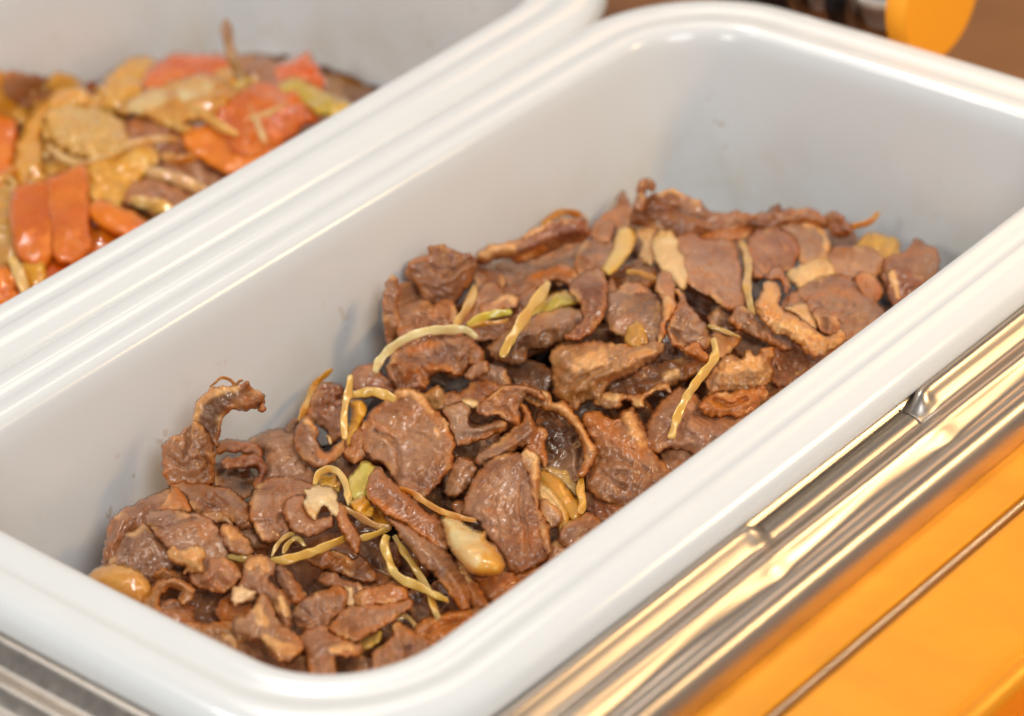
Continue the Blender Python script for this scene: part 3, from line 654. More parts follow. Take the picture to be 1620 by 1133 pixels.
slab('N', 5.6, '(90,52)(93,38)(100,24)(108,14)(120,8)(128,12)(136,22)(142,27)(152,28)(160,28)(170,22)(172,38)(150,56)(134,60)(120,54)(106,54)(98,57)', 'pink', 'broad domed pink meat slice under the long pale green strip', bulge=6, A=(1.1, .6, .2), edge=.6, marks=(('r', '(106,52)(124,51)(150,44)', 5, 1),))
slab('G', 6.8, '(20,82)(28,67)(38,62)(46,64)(50,59)(54,58)(58,62)(64,57)(71,55)(73,60)(69,68)(71,74)(67,84)(58,87)(50,94)(40,91)(30,90)(22,92)', 'tan', 'lumpy tan fatty meat piece with a pointed tip near the right rim', bulge=4, lump=1.5, marks=(('f', '(30,70)(44,70)(58,66)', 10, .8), ('f', '(52,60)(55,62)', 5, 1)))
slab('G', 7.2, '(14,100)(22,93)(36,91)(46,88)(56,88)(64,86)(66,96)(58,103)(48,110)(36,108)(26,110)(17,107)', 'orange', 'wet orange glazed meat scrap below the lumpy tan piece', bulge=3, lump=1.0, glaze=.6, marks=(('c', '(26,96)(36,101)(50,96)', 4, 2.4), ('r', '(20,98)(26,104)', 4, 1)))
slab('G', 9.2, '(63,5)(70,3)(76,6)(78,14)(76,22)(84,26)(92,32)(100,36)(106,41)(112,46)(118,44)(124,41)(130,44)(129,50)(120,56)(112,62)(104,63)(96,59)(90,52)(82,46)(74,44)(66,38)(60,30)(57,20)(60,14)', 'gold', 'long golden crackling like fat piece curving to the right rim', name='fat_piece', cat='fat piece', bulge=4.5, lump=1.5, edge=.35, A=(1.2, .8, .4), marks=(('f', '(66,6)(68,22)(76,34)(94,44)', 12, .4), ('f', '(97,50)(98,51)', 5, 1.6), ('o', '(72,40)(90,50)(104,60)', 5, .9)))
slab('C', 8.0, '(15,69)(18,64)(23,60)(28,60)(31,66)(35,75)(32,82)(28,77)(27,73)(20,72)', 'red', 'small red meat tip standing on the upper end of the golden fat piece', bulge=2.5)
slab('G', 7.2, '(80,25)(86,21)(95,20)(100,25)(105,33)(106,40)(99,38)(90,30)', 'cream', 'whitish fat lumps just behind the golden fat piece', name='fat_piece', cat='fat piece', bulge=3, lump=1.6, edge=.2)
slab('G', 5.8, '(37,33)(41,27)(46,22)(54,25)(60,31)(66,38)(74,44)(82,48)(88,52)(87,56)(80,57)(70,52)(58,47)(46,41)', 'grey', 'shiny purple rolled meat slice left of the golden fat piece', bulge=5, marks=(('o', '(38,32)(44,38)', 4, .8), ('c', '(46,28)(58,32)', 3, 1.4)))
slab('G', 2.6, '(22,30)(34,22)(46,20)(52,28)(44,38)(32,42)(24,38)', 'dark', 'dark meat slice under the broad pink slice', bulge=3)
slab('G', 6.8, '(102,28)(106,23)(114,23)(121,31)(127,39)(122,43)(116,46)(110,43)(107,36)', 'brown', 'small curled brown slice with a dark hollow right of the whitish fat lumps', bulge=3, marks=(('c', '(112,34)(113,40)', 5, 3), ('o', '(118,32)(123,40)', 4, .6)))
slab('G', 4.6, '(72,56)(80,52)(90,54)(97,59)(106,64)(110,70)(98,76)(92,80)(84,84)(74,84)(70,76)(70,68)', 'red', 'wet reddish meat scraps under the golden fat piece at the rim', bulge=3, lump=1.1, glaze=.15)
slab('G', 2.2, '(42,50)(54,44)(68,48)(78,54)(72,60)(60,64)(48,60)', 'dark', 'dark meat slice in the gap below the shiny purple roll', bulge=2)
slab('G', 4.0, '(62,96)(64,88)(74,84)(88,78)(104,68)(116,62)(112,74)(96,88)(76,102)', 'pink', 'pink meat slice squeezed between the lumpy tan piece and the right rim', bulge=3)
slab('G', 5.2, '(100,66)(106,60)(116,58)(124,52)(134,48)(130,58)(116,70)(104,76)', 'orange', 'orange fatty meat tucked under the end of the golden fat piece', bulge=2.5, glaze=.4)
# --- far right of the pile
slab('C', 5.4, '(28,94)(34,84)(44,80)(52,73)(64,70)(78,69)(88,74)(96,82)(102,90)(109,98)(106,110)(96,122)(82,128)(68,120)(58,106)(48,94)(38,94)', 'brown', 'broad brown meat slice draped over the right part of the rear heap', bulge=5, marks=(('r', '(44,84)(60,88)(76,104)', 5, 1.6), ('c', '(56,76)(70,80)(86,92)', 5, 1.2), ('o', '(60,82)(74,78)(88,86)', 10, .45)), A=(1.6, 1.0, .2))
slab('C', 6.8, '(87,71)(90,66)(97,65)(103,70)(107,78)(105,86)(100,90)(94,85)(90,79)', 'red', 'small curled red brown slice on the upper right of the broad brown slice', bulge=3, glaze=.3, marks=(('c', '(93,74)(94,77)', 5, 2.2),))
slab('C', 4.6, '(64,52)(72,47)(86,46)(98,48)(106,54)(106,64)(98,68)(88,69)(78,70)(70,68)(64,60)', 'pink', 'rounded pinkish meat slice behind the broad brown slice', bulge=4)
slab('C', 4.8, '(34,68)(38,63)(48,58)(58,55)(66,57)(70,66)(62,71)(52,75)(44,78)(38,74)', 'cream', 'blurred cream fat lumps above the broad brown slice', name='fat_piece', cat='fat piece', bulge=4, lump=1.2, edge=.2)
slab('C', 6.2, '(3,38)(9,33)(20,31)(30,33)(37,38)(41,46)(40,55)(35,62)(28,63)(18,66)(8,70)(3,62)(2,50)', 'red', 'dark brown rounded meat slice at the back behind the small red tip', bulge=4, A=(1.2, .6, .15), edge=.6)
slab('C', 5.0, '(28,30)(38,26)(50,25)(58,28)(63,36)(65,45)(62,55)(54,58)(44,57)(42,48)(38,38)', 'grey', 'glossy folded meat slice with a pale fat edge at the back', bulge=4.5, marks=(('f', '(46,27)(56,29)(62,36)(64,46)', 4, .8),))
slab('C', 3.8, '(-4,24)(4,20)(10,17)(16,18)(22,12)(27,10)(29,14)(40,14)(54,15)(62,22)(66,31)(56,29)(46,27)(34,30)(20,32)(8,33)(-2,31)', 'brown', 'long brown meat slice with a ragged tip on the skyline of the rear heap', bulge=4, marks=(('o', '(30,28)(46,24)(60,28)', 4, .6),), stand='(34,32)')
slab('C', 4.8, '(62,20)(67,17)(75,19)(82,26)(84,33)(78,38)(70,37)(64,30)', 'red', 'round red brown knob of meat at the back beside the yellow sprig', bulge=4, stand='(74,40)')
slab('C', 2.0, '(62,36)(72,36)(84,34)(88,42)(82,50)(70,52)(62,46)', 'dark', 'small dark meat scrap under the round red brown knob', bulge=2)
strip('C', 4.6, '(78,33)(86,29)(94,27)(100,24)(105,18)', 13, 'amber', 'yellow onion sprig sticking out toward the far wall at the upper right', flat=.6, taper=(1, .5), lift=(0, 2, 5), wall=.004)
slab('C', 2.8, '(90,44)(95,38)(103,36)(112,39)(119,41)(120,48)(117,55)(108,57)(98,53)', 'olive', 'blurred brown gold onion piece near the far wall', name='onion_piece', cat='onion piece', m=M_ONION, bulge=3, glaze=.5, lump=.7)
slab('C', 3.4, '(106,62)(114,56)(126,52)(132,47)(135,43)(142,46)(149,50)(149,60)(145,71)(136,78)(124,82)(112,74)', 'brown', 'meat slice with a square corner at the far right end of the pile', bulge=4)
slab('C', 4.6, '(113,68)(117,63)(124,62)(132,66)(140,70)(138,78)(128,88)(120,92)(114,84)', 'red', 'small folded slice with a pale left edge against the right rim at the far end', bulge=3, marks=(('f', '(116,66)(117,76)(120,84)', 4, .6),))
slab('C', 2.2, '(100,52)(110,54)(116,60)(112,72)(108,84)(102,78)(100,64)', 'dark', 'dark meat slice in the gap between the two slices at the far right', bulge=2)
slab('C', 1.2, '(40,90)(60,100)(76,112)(64,120)(44,112)', 'dark', 'dark scrap under the front edge of the broad brown slice', bulge=2)
# --- middle
slab('J', 6.6, '(6,44)(10,36)(14,31)(22,25)(32,16)(41,12)(48,13)(54,19)(58,25)(65,31)(72,38)(76,46)(79,56)(78,66)(76,75)(70,82)(63,90)(57,97)(50,96)(42,92)(35,88)(28,78)(23,70)(14,68)(8,60)(7,52)', 'brown', 'large round meat slice with a pale fat rim in the centre of the front heap', bulge=3.6, A=(1.3, .5, .2), marks=(('f', '(26,21)(42,14)(52,19)(60,29)', 6.5, .8), ('f', '(65,46)(67,50)', 4, .5), ('c', '(16,46)(26,50)(34,58)(37,72)(34,88)', 2.6, 2.0), ('c', '(40,52)(46,47)(56,50)(62,54)', 2.4, 1.4), ('c', '(52,36)(50,42)(44,46)', 2.2, 1.2), ('r', '(14,38)(28,46)(36,54)', 4, 1.0), ('o', '(14,38)(22,44)(30,48)', 4, .6), ('o', '(56,30)(68,40)(76,50)', 4, .6), ('r', '(22,48)(30,60)(32,74)', 6, .8)))
slab('J', 7.6, '(70,30)(75,26)(84,22)(90,25)(92,33)(92,41)(100,41)(110,37)(119,37)(122,42)(114,48)(102,53)(90,57)(81,58)(78,48)(74,38)', 'grey', 'glossy purple folded meat slice right of the large round slice', bulge=3, A=(.9, .3, .35), edge=.5, marks=(('r', '(88,46)(104,44)(118,40)', 5, 2.0), ('o', '(84,55)(104,50)(116,45)', 3.5, .8), ('c', '(84,32)(86,42)', 5, .8)))
slab('J', 8.8, '(96,31)(101,22)(110,16)(118,10)(130,9)(142,11)(150,16)(152,23)(144,20)(137,17)(134,23)(133,31)(134,40)(129,43)(123,38)(113,34)(104,35)', 'pink', 'pink flap of meat curling over the glossy purple slice', bulge=3, marks=(('r', '(104,22)(116,13)(132,11)(146,15)', 4, 1.6), ('c', '(106,30)(118,28)(126,34)', 5, 2.0), ('o', '(124,32)(130,38)', 4, .9)), lump=.3)
slab('J', 7.6, '(131,24)(137,27)(142,38)(146,46)(141,54)(131,60)(119,66)(109,70)(103,74)(97,71)(98,64)(108,58)(118,50)(126,44)(133,36)', 'brown', 'curved brown meat slice under the pink flap', bulge=3.5, marks=(('r', '(104,68)(124,58)(140,46)', 5, 1.5), ('c', '(120,50)(130,44)', 4, 1.5)))
slab('N', 7.2, '(-8,3)(0,5)(8,8)(14,11)(18,18)(24,17)(32,24)(40,34)(46,44)(52,55)(50,63)(46,72)(40,78)(37,76)(42,64)(41,52)(36,42)(29,33)(22,27)(12,24)(2,20)(-8,14)', 'tan', 'arched orange rim of fatty meat forming a cave in the middle of the pan', bulge=3.5, lump=.7, edge=.9, marks=(('f', '(20,20)(34,30)(48,54)', 5, .6), ('f', '(0,7)(14,12)', 4, .4), ('o', '(12,24)(30,36)(40,52)(42,68)', 5, .9)))
slab('N', 3.6, '(8,26)(20,26)(30,34)(39,46)(43,60)(42,74)(36,79)(28,77)(22,72)(14,70)(10,56)(8,40)', 'dark', 'dark shaded meat slice inside the arched cave', bulge=3, marks=(('r', '(30,50)(36,64)(34,74)', 5, 1),))
slab('J', 7.0, '(140,46)(148,43)(153,47)(151,56)(153,66)(151,75)(145,67)(139,61)(136,56)', 'red', 'jagged orange brown meat flap at the left foot of the arched cave', bulge=2, lump=.7, glaze=.35)
slab('J', 5.6, '(71,90)(73,80)(77,72)(85,68)(92,69)(96,76)(94,84)(88,92)(80,97)(74,96)', 'brown', 'rounded brown knob of meat right below the large round slice', bulge=4.5)
slab('J', 4.2, '(54,22)(58,14)(66,11)(72,17)(74,26)(66,28)(58,28)', 'tan', 'tan meat scrap behind the pale rim of the large round slice', bulge=3, lump=.7)
slab('J', 4.6, '(70,22)(78,15)(86,17)(92,24)(86,28)(76,28)', 'brown', 'small brown meat scrap behind the glossy purple slice', bulge=3)
slab('J', 5.2, '(84,16)(92,10)(100,6)(110,8)(116,10)(108,17)(102,23)(96,26)(89,21)', 'pink', 'flat pinkish brown piece behind the pink flap', bulge=3, lump=.4)
slab('J', 6.6, '(85,21)(90,20)(98,23)(99,27)(93,28)(87,26)', 'cream', 'tiny pale fat knob between the purple slice and the pink flap', name='fat_piece', cat='fat piece', bulge=2.5, lump=.8, edge=.2)
slab('J', 2.4, '(78,58)(96,54)(112,50)(112,60)(98,68)(82,68)', 'dark', 'dark slice in the shadow of the glossy purple fold', bulge=2)
slab('E', 4.2, '(-2,62)(4,52)(14,49)(20,56)(26,60)(36,66)(34,72)(20,72)(6,72)', 'red', 'reddish brown meat slice at the left wall beneath the arched ivory strip', bulge=3.5, lump=.5)
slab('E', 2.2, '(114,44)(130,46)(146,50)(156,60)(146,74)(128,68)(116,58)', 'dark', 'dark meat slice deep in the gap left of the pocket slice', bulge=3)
slab('K', 7.8, '(36,57)(38,44)(42,34)(50,22)(58,13)(68,10)(80,9)(88,14)(93,24)(94,40)(97,54)(103,64)(105,78)(104,90)(98,95)(88,99)(77,104)(70,97)(68,90)(62,82)(56,76)(50,66)(43,61)', 'brown', 'large striated meat slice like a shell in the front right of the pan', bulge=4.5, A=(1.0, .35, .18), edge=.5, marks=(('c', '(83,36)(82,54)(86,70)(88,86)', 3, 1.6), ('c', '(58,64)(70,70)(78,82)', 4, .6), ('o', '(52,54)(60,54)', 5, .5)))
slab('K', 8.8, '(81,14)(82,7)(87,4)(93,7)(98,13)(98,24)(96,36)(97,48)(100,58)(104,66)(106,80)(104,88)(98,78)(94,64)(91,48)(88,30)', 'tan', 'knobbly tan fat edge running down the right of the shell like slice', bulge=3, lump=.9, marks=(('f', '(86,8)(94,14)(94,26)', 7, .7),))
slab('K', 5.6, '(95,30)(98,23)(106,25)(116,33)(124,43)(130,54)(129,62)(122,60)(113,48)(104,39)', 'amber', 'amber outer layer of the onion ring right of the shell like slice', m=M_ONION, name='onion_piece', cat='onion piece', bulge=3, glaze=.8, rag=.4, A=(.6, .2, .05))
slab('K', 6.4, '(95,31)(103,35)(112,45)(119,56)(119,66)(114,73)(109,62)(103,52)(95,44)', 'cream', 'pale inner layer of the amber onion ring', m=M_ONION, name='onion_piece', cat='onion piece', bulge=2.5, rag=.4, A=(.6, .2, .05), marks=(('c', '(100,38)(110,50)(115,64)', 2.5, .8),))
strip('K', 6.6, '(130,28)(129,38)(131,48)(129,56)', 15, 'amber', 'short upright amber onion strip behind the pale onion ring', glaze=.7)
slab('K', 3.0, '(98,20)(108,21)(120,26)(126,34)(122,42)(112,32)(100,26)', 'cream', 'shaded pale onion piece behind the amber ring', m=M_ONION, name='onion_piece', cat='onion piece', bulge=2)
slab('K', 7.6, '(95,46)(102,45)(110,51)(115,57)(113,65)(105,67)(99,58)', 'grey', 'small glossy purple meat bit lying on the pale onion ring', bulge=3)
slab('K', 6.6, '(115,68)(122,62)(130,59)(138,57)(146,62)(138,74)(126,82)(117,84)(113,77)', 'pink', 'pinkish meat slice half hidden by the right rim near the shell like slice', bulge=3)
slab('K', 6.0, '(103,84)(110,78)(118,80)(120,90)(110,98)(102,98)', 'pink', 'small pink meat scrap at the rim below the onion ring', bulge=3, lump=.5)
slab('K', 9.6, '(18,61)(23,58)(32,60)(40,66)(50,70)(54,70)(56,77)(62,82)(66,88)(70,94)(70,99)(65,105)(54,106)(44,104)(36,98)(28,88)(22,76)(20,67)', 'yel', 'bright glossy ivory and yellow onion chunk in the front right', m=M_ONION, name='onion_wedge', cat='onion wedge', bulge=6, th=6, rag=.5, A=(.8, .3, .05), edge=.1, colr=(.97, .60, .07), marks=(('f', '(24,64)(34,74)(40,84)', 26, .6), ('f', '(34,78)(44,92)', 12, .3), ('o', '(62,84)(68,96)', 5, .5)))
strip('J', 9.2, '(36,91)(46,95)(56,102)(68,109)(82,114)(96,117)', 12, 'amber', 'thin amber onion strip lying against the bright onion chunk', flat=.6, taper=(.7, .5), lift=(0, 1, 2, 1))
slab('K', 4.8, '(42,108)(54,107)(62,107)(72,103)(84,99)(100,90)(110,86)(104,98)(84,116)(62,126)(46,118)', 'orange', 'orange pink meat edge along the rim below the bright onion chunk', bulge=3, lump=.6, glaze=.1)
slab('K', 4.6, '(29,48)(36,45)(39,54)(34,59)(29,55)', 'brown', 'tiny meat nub left of the shell like slice', bulge=3)
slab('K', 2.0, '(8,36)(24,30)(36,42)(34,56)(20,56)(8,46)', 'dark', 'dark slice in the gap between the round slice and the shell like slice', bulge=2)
slab('N', 5.4, '(42,33)(48,27)(56,29)(64,33)(70,31)(74,26)(80,25)(86,34)(92,46)(92,54)(98,62)(107,70)(114,77)(102,88)(88,97)(74,100)(60,95)(48,89)(45,78)(50,70)(52,58)(50,48)(44,40)', 'brown', 'meat slice with a ragged glazed top and pale fat corner at the right rim', bulge=5, A=(1.6, 1.0, .3), marks=(('f', '(76,29)(82,40)(88,50)', 7, 1.2), ('o', '(50,34)(62,40)(72,50)(86,58)', 13, .75), ('c', '(56,74)(64,80)(74,86)', 3, 1.4), ('c', '(54,64)(72,64)(92,72)', 4, 1.0), ('r', '(60,70)(82,70)', 6, 1)), lump=.6)
slab('N', 3.6, '(44,92)(60,94)(76,99)(70,106)(58,112)(46,104)', 'red', 'dark red meat edge under the slice with the pale fat corner', bulge=2)
slab('N', 4.2, '(104,58)(114,54)(126,54)(134,60)(124,70)(112,78)(106,70)', 'pink', 'small pink slice under the broad domed slice at the rim', bulge=3)
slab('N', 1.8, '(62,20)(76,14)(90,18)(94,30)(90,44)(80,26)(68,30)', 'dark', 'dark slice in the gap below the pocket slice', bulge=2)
# --- front left
slab('I', 6.6, '(3,52)(5,42)(10,34)(18,28)(28,27)(38,29)(48,31)(54,36)(48,42)(38,44)(31,50)(32,62)(37,70)(31,77)(20,79)(14,78)(8,70)(4,61)', 'pink', 'rounded meat slice curled open like an ear in the front heap', bulge=4.5, A=(1.2, .5, .18), marks=(('c', '(22,42)(26,36)(31,39)', 3.2, 2.6), ('c', '(22,42)(24,52)(28,60)', 3, 1.8), ('c', '(6,64)(16,62)(28,72)', 2.5, .9), ('o', '(24,36)(34,36)', 4, .5)))
slab('I', 7.8, '(28,52)(34,44)(40,41)(46,42)(48,54)(56,60)(66,58)(70,62)(66,68)(58,73)(48,75)(40,72)(34,66)(30,59)', 'pink', 'smaller rolled slice nested inside the ear like slice', bulge=4.5, edge=.6, A=(.8, .4, .15))
slab('I', 9.2, '(44,38)(50,35)(58,34)(66,34)(71,38)(74,46)(76,54)(72,59)(66,57)(62,52)(58,54)(54,60)(50,58)(46,53)(44,48)(46,43)', 'white', 'glistening white pink fat lump on top of the front heap', name='fat_piece', cat='fat piece', bulge=4, lump=1.1, edge=.1)
slab('I', 8.6, '(70,56)(74,48)(78,51)(82,60)(88,68)(91,78)(89,86)(85,88)(80,81)(76,73)(72,65)', 'pink', 'finger shaped meat strip hanging from the white fat lump', bulge=3, A=(.7, .5, .1))
slab('I', 7.2, '(80,29)(88,20)(92,15)(99,17)(104,22)(99,30)(96,36)(97,42)(90,46)(84,45)(80,36)', 'green', 'bright green yellow leek chunk beside the long diagonal slice', m=M_ONION, name='leek_piece', cat='leek piece', bulge=3, rag=.7, A=(.8, .5, .1), edge=.1)
strip('I', 6.6, '(54,33)(57,25)(65,21)(73,24)(78,32)(80,42)(82,50)', 14, 'onion', 'curled onion ring arching left of the green leek chunk', flat=.5, lift=(0, 2, 2, 0))
slab('I', 5.2, '(56,34)(58,27)(66,25)(72,30)(74,38)(66,36)(58,36)', 'olive', 'translucent onion film inside the curled onion ring', m=M_ONION, name='onion_piece', cat='onion piece', bulge=1, th=1.5)
slab('I', 7.8, '(81,49)(86,44)(93,41)(98,46)(101,52)(98,60)(90,59)(84,54)', 'yel', 'ribbed yellow onion end below the green leek chunk', m=M_ONION, name='onion_piece', cat='onion piece', bulge=2.5, rag=.5, marks=(('c', '(86,54)(94,46)', 2, .8), ('c', '(90,57)(98,50)', 2, .8)))
slab('I', 6.2, '(98,52)(106,52)(114,58)(116,66)(108,68)(100,62)', 'amber', 'amber onion scrap under the long diagonal slice', m=M_ONION, name='onion_piece', cat='onion piece', bulge=2, glaze=.4)
strip('I', 8.0, '(74,50)(86,57)(96,63)(106,67)(113,67)', 13, 'tan', 'brownish onion strip below the ribbed yellow onion end', flat=.5)
strip('I', 7.6, '(90,76)(98,74)(106,71)(114,67)', 13, 'onion', 'short onion strip joining the two hanging strips in front', flat=.5, glaze=.3)
strip('I', 7.4, '(18,93)(30,93)(42,90)(54,86)(66,81)(78,76)', 17, 'onion', 'long straight onion strip crossing the middle of the front heap', flat=.45, taper=(.5, .8), lift=(0, 1, 1, 0), glaze=.15)
strip('I', 6.6, '(20,90)(25,80)(32,74)(38,72)', 9, 'olive', 'thin olive strand curving above the long straight strip')
strip('I', 6.4, '(29,88)(33,80)(40,76)(46,82)', 9, 'olive', 'second thin olive strand looping beside the first one')
strip('X', 7.6, '(362,880)(380,884)(402,884)(424,892)', 13, 'olive', 'short olive onion strip partly hidden by the pink front lump', flat=.5)
slab('I', 9.0, '(94,35)(98,24)(105,19)(112,27)(120,34)(132,44)(144,54)(153,60)(158,70)(160,84)(152,84)(140,77)(128,67)(112,58)(104,52)(98,45)', 'pink', 'upper layer of the long diagonal meat slice in the front', bulge=3, A=(1.0, .5, .15), marks=(('o', '(102,46)(116,56)(136,72)(150,80)', 4.5, .9), ('r', '(104,28)(128,48)(150,66)', 7, 1)))
slab('X', 7.8, '(616,822)(628,826)(648,836)(670,850)(696,864)(716,880)(734,898)(746,922)(749,946)(743,962)(732,965)(716,950)(700,928)(682,906)(664,888)(648,868)(632,846)', 'brown', 'lower layer of the long diagonal slice reaching toward the near rim', bulge=3.5, A=(1.0, .5, .18), edge=.5, marks=(('r', '(640,842)(690,884)(730,936)', 8, 1.2),))
slab('M', 6.6, '(138,14)(146,15)(152,24)(160,36)(168,48)(172,58)(162,64)(154,56)(153,42)(147,30)(140,20)', 'orange', 'orange fatty slice behind the lower end of the diagonal slice', bulge=3, marks=(('f', '(144,18)(150,26)', 7, .6),))
strip('M', 8.0, '(86,-6)(84,2)(88,14)(92,23)(99,29)(109,33)(121,39)(134,45)', 16, 'onion', 'front hanging onion strip curving toward the near rim', flat=.5, taper=(.8, .6), glaze=.1)
strip('M', 6.8, '(92,-6)(99,6)(106,16)(113,27)(119,38)(123,50)(127,60)', 14, 'olive', 'second hanging onion strip behind the front one', flat=.5)
slab('M', 5.6, '(11,57)(17,48)(27,42)(38,37)(50,35)(54,43)(52,52)(46,57)(40,63)(32,68)(22,67)(15,62)', 'brown', 'oval brown slice with an orange corner in the front centre', bulge=4, marks=(('o', '(43,38)(51,39)', 5, 1),))
slab('M', 6.6, '(60,43)(67,37)(80,33)(93,32)(101,36)(103,42)(94,46)(80,48)(67,51)(61,48)', 'orange', 'flat orange meat strip lying across the front centre', bulge=2.5, glaze=.45, edge=.4)
slab('M', 5.2, '(52,36)(59,35)(61,42)(60,50)(54,48)', 'cream', 'tiny cream fat bit left of the flat orange strip', name='fat_piece', cat='fat piece', bulge=2, edge=.2)
slab('M', 7.4, '(39,66)(46,60)(51,53)(60,50)(74,49)(88,47)(97,46)(104,43)(106,49)(99,54)(91,62)(81,67)(73,71)(63,77)(52,75)(44,71)', 'pink', 'pinkish meat slice with a pointed right tip in the front centre', bulge=3, marks=(('r', '(56,66)(72,60)(92,52)', 7, 1.2), ('o', '(60,72)(76,66)(92,58)', 4, .6)), lump=.4)
slab('M', 4.4, '(34,27)(38,23)(46,24)(54,29)(64,33)(74,36)(64,41)(54,38)(44,34)(38,34)', 'brown', 'thin curved brown slice above the flat orange strip', bulge=3)
slab('M', 4.8, '(24,12)(32,8)(42,7)(52,10)(60,14)(64,10)(70,16)(76,24)(75,29)(66,29)(56,26)(44,21)(32,18)', 'brown', 'long shiny brown slice under the long straight onion strip', bulge=3.5, edge=.6, marks=(('c', '(54,14)(58,20)', 3, 1.4),))
slab('M', 5.0, '(-2,22)(3,17)(10,23)(16,32)(22,42)(21,49)(13,46)(4,38)', 'red', 'dark glistening slice right of the pink front lump', bulge=4)
slab('M', 1.8, '(56,-4)(76,-6)(84,10)(88,26)(80,24)(68,10)', 'dark', 'dark meat slice behind the hanging onion strips', bulge=2)
slab('M', 3.0, '(74,22)(84,26)(92,32)(80,34)(72,38)', 'brown', 'small brown scrap beside the hanging onion strips', bulge=2)
slab('M', 3.2, '(104,40)(112,38)(118,48)(120,60)(112,66)(106,56)', 'dark', 'dark scrap behind the lower ends of the hanging strips', bulge=2)
slab('M', 6.6, '(75,97)(76,86)(84,80)(91,72)(92,63)(98,63)(106,70)(116,75)(126,79)(124,92)(104,106)(84,112)(74,108)', 'pink', 'triangular pink red slice at the near right corner of the rim', bulge=3.5, marks=(('r', '(92,66)(96,80)(110,78)', 4, 1.2), ('o', '(94,64)(108,74)', 4, .5)))
slab('M', 5.4, '(109,71)(114,62)(124,58)(136,56)(148,54)(158,50)(160,62)(150,72)(134,80)(122,82)(115,76)', 'orange', 'orange curled slice with a dark fold beside the near right rim', bulge=3, marks=(('c', '(118,72)(130,66)(142,62)', 4, 2.2), ('r', '(112,68)(126,60)(150,56)', 3.5, 1.5)), glaze=.2)
slab('M', 7.4, '(18,73)(26,66)(34,64)(42,70)(50,74)(60,78)(66,80)(67,86)(56,89)(46,90)(45,98)(47,110)(36,114)(27,104)(22,92)(20,82)', 'pink', 'blurred pink and orange piece at the near rim with a pale stripe', bulge=3.5, lump=.8, marks=(('f', '(43,84)(52,82)(58,82)', 5, .6), ('o', '(48,86)(60,86)', 5, .7)))
slab('M', 4.0, '(46,96)(52,90)(62,90)(72,96)(76,108)(62,114)(48,112)', 'dark', 'dark wet scrap at the rim left of the triangular pink slice', bulge=2)
slab('M', 5.0, '(62,82)(66,75)(74,70)(82,67)(81,74)(74,81)(66,85)', 'olive', 'brown translucent onion bit between two slices near the near rim', m=M_ONION, name='onion_piece', cat='onion piece', bulge=2)
strip('M', 4.8, '(94,60)(101,58)(107,63)(110,70)', 10, 'cream', 'short pale onion arc above the triangular pink slice', flat=.5)
# --- left front corner
slab('H', 5.6, '(13,79)(13,66)(16,50)(20,40)(28,34)(44,26)(56,21)(65,17)(68,24)(60,34)(48,42)(36,50)(28,60)(24,70)(18,80)', 'brown', 'meat slice bending round the left side of the front heap by the wall', bulge=4, edge=.9, marks=(('r', '(18,62)(26,44)(46,30)', 5, 1),))
slab('H', 6.6, '(17,80)(22,66)(28,56)(36,50)(44,46)(52,50)(60,58)(66,64)(70,72)(68,80)(60,86)(50,90)(38,86)(26,84)', 'brown', 'striated brown slice at the left corner above the amber onion', bulge=3, A=(.9, .4, .25), edge=.4)
slab('H', 7.8, '(45,38)(54,33)(66,33)(76,36)(90,37)(98,42)(102,48)(105,55)(109,62)(113,70)(108,78)(92,82)(76,78)(64,66)(57,57)(48,48)', 'grey', 'broad greyish pink meat slice in the left of the front heap', bulge=3.5, A=(1.1, .4, .22), edge=.5, marks=(('c', '(48,47)(60,48)(66,46)(74,42)(84,41)', 2.6, 1.8), ('r', '(50,40)(64,38)(80,38)', 5, .8), ('r', '(70,50)(84,46)', 6, .6)))
slab('H', 6.6, '(54,34)(60,26)(67,15)(74,19)(79,28)(82,34)(72,35)(62,34)', 'orange', 'small glazed orange fold above the broad greyish slice', bulge=3, glaze=.4, marks=(('c', '(60,30)(68,22)', 3, 1.5),))
slab('H', 5.8, '(66,14)(72,10)(84,12)(98,14)(112,19)(122,26)(128,35)(129,47)(120,47)(110,40)(98,35)(88,37)(82,30)(76,20)', 'brown', 'long glossy rolled slice lying behind the broad greyish slice', bulge=5.5, A=(1.1, .7, .2), marks=(('c', '(98,22)(108,28)', 3, 1.2), ('c', '(78,22)(90,28)(104,32)', 3, 1.0)))
slab('H', 8.8, '(103,49)(107,45)(113,45)(120,50)(128,58)(132,66)(126,70)(114,68)(108,61)', 'tan', 'small tan fatty strip at the right end of the broad greyish slice', bulge=2.5, lump=.6, marks=(('f', '(108,48)(116,54)', 6, .4),))
slab('H', 6.6, '(90,38)(98,34)(106,36)(112,40)(115,46)(106,45)(99,44)', 'tan', 'small brown nub between the rolled slice and the tan strip', bulge=2.5, lump=.5)
slab('H', 3.8, '(118,50)(128,48)(137,54)(142,62)(134,64)(125,58)', 'dark', 'dark shiny scrap left of the ear like slice', bulge=3)
slab('H', 7.2, '(-2,90)(3,82)(13,77)(26,77)(38,81)(45,87)(50,95)(48,104)(40,110)(26,106)(12,98)', 'amber', 'smooth amber onion piece at the left corner of the near rim', m=M_ONION, name='onion_piece', cat='onion piece', bulge=5, rag=.2, A=(.6, .2, .05), edge=.2)
slab('H', 5.8, '(50,86)(58,80)(68,82)(76,86)(82,92)(72,92)(60,90)', 'orange', 'tiny orange crumb between the striated slice and the tan curl', bulge=2, lump=.6)
slab('L', 7.8, '(8,50)(16,40)(22,31)(30,27)(39,26)(48,30)(55,36)(54,43)(47,48)(41,45)(42,39)(36,36)(29,40)(26,48)(30,54)(18,60)', 'tan', 'tan curled strip of fatty meat next to the amber onion piece', bulge=3.5, marks=(('r', '(24,34)(38,29)(52,37)', 5, 1.6), ('c', '(30,42)(38,38)', 3, 1.6)))
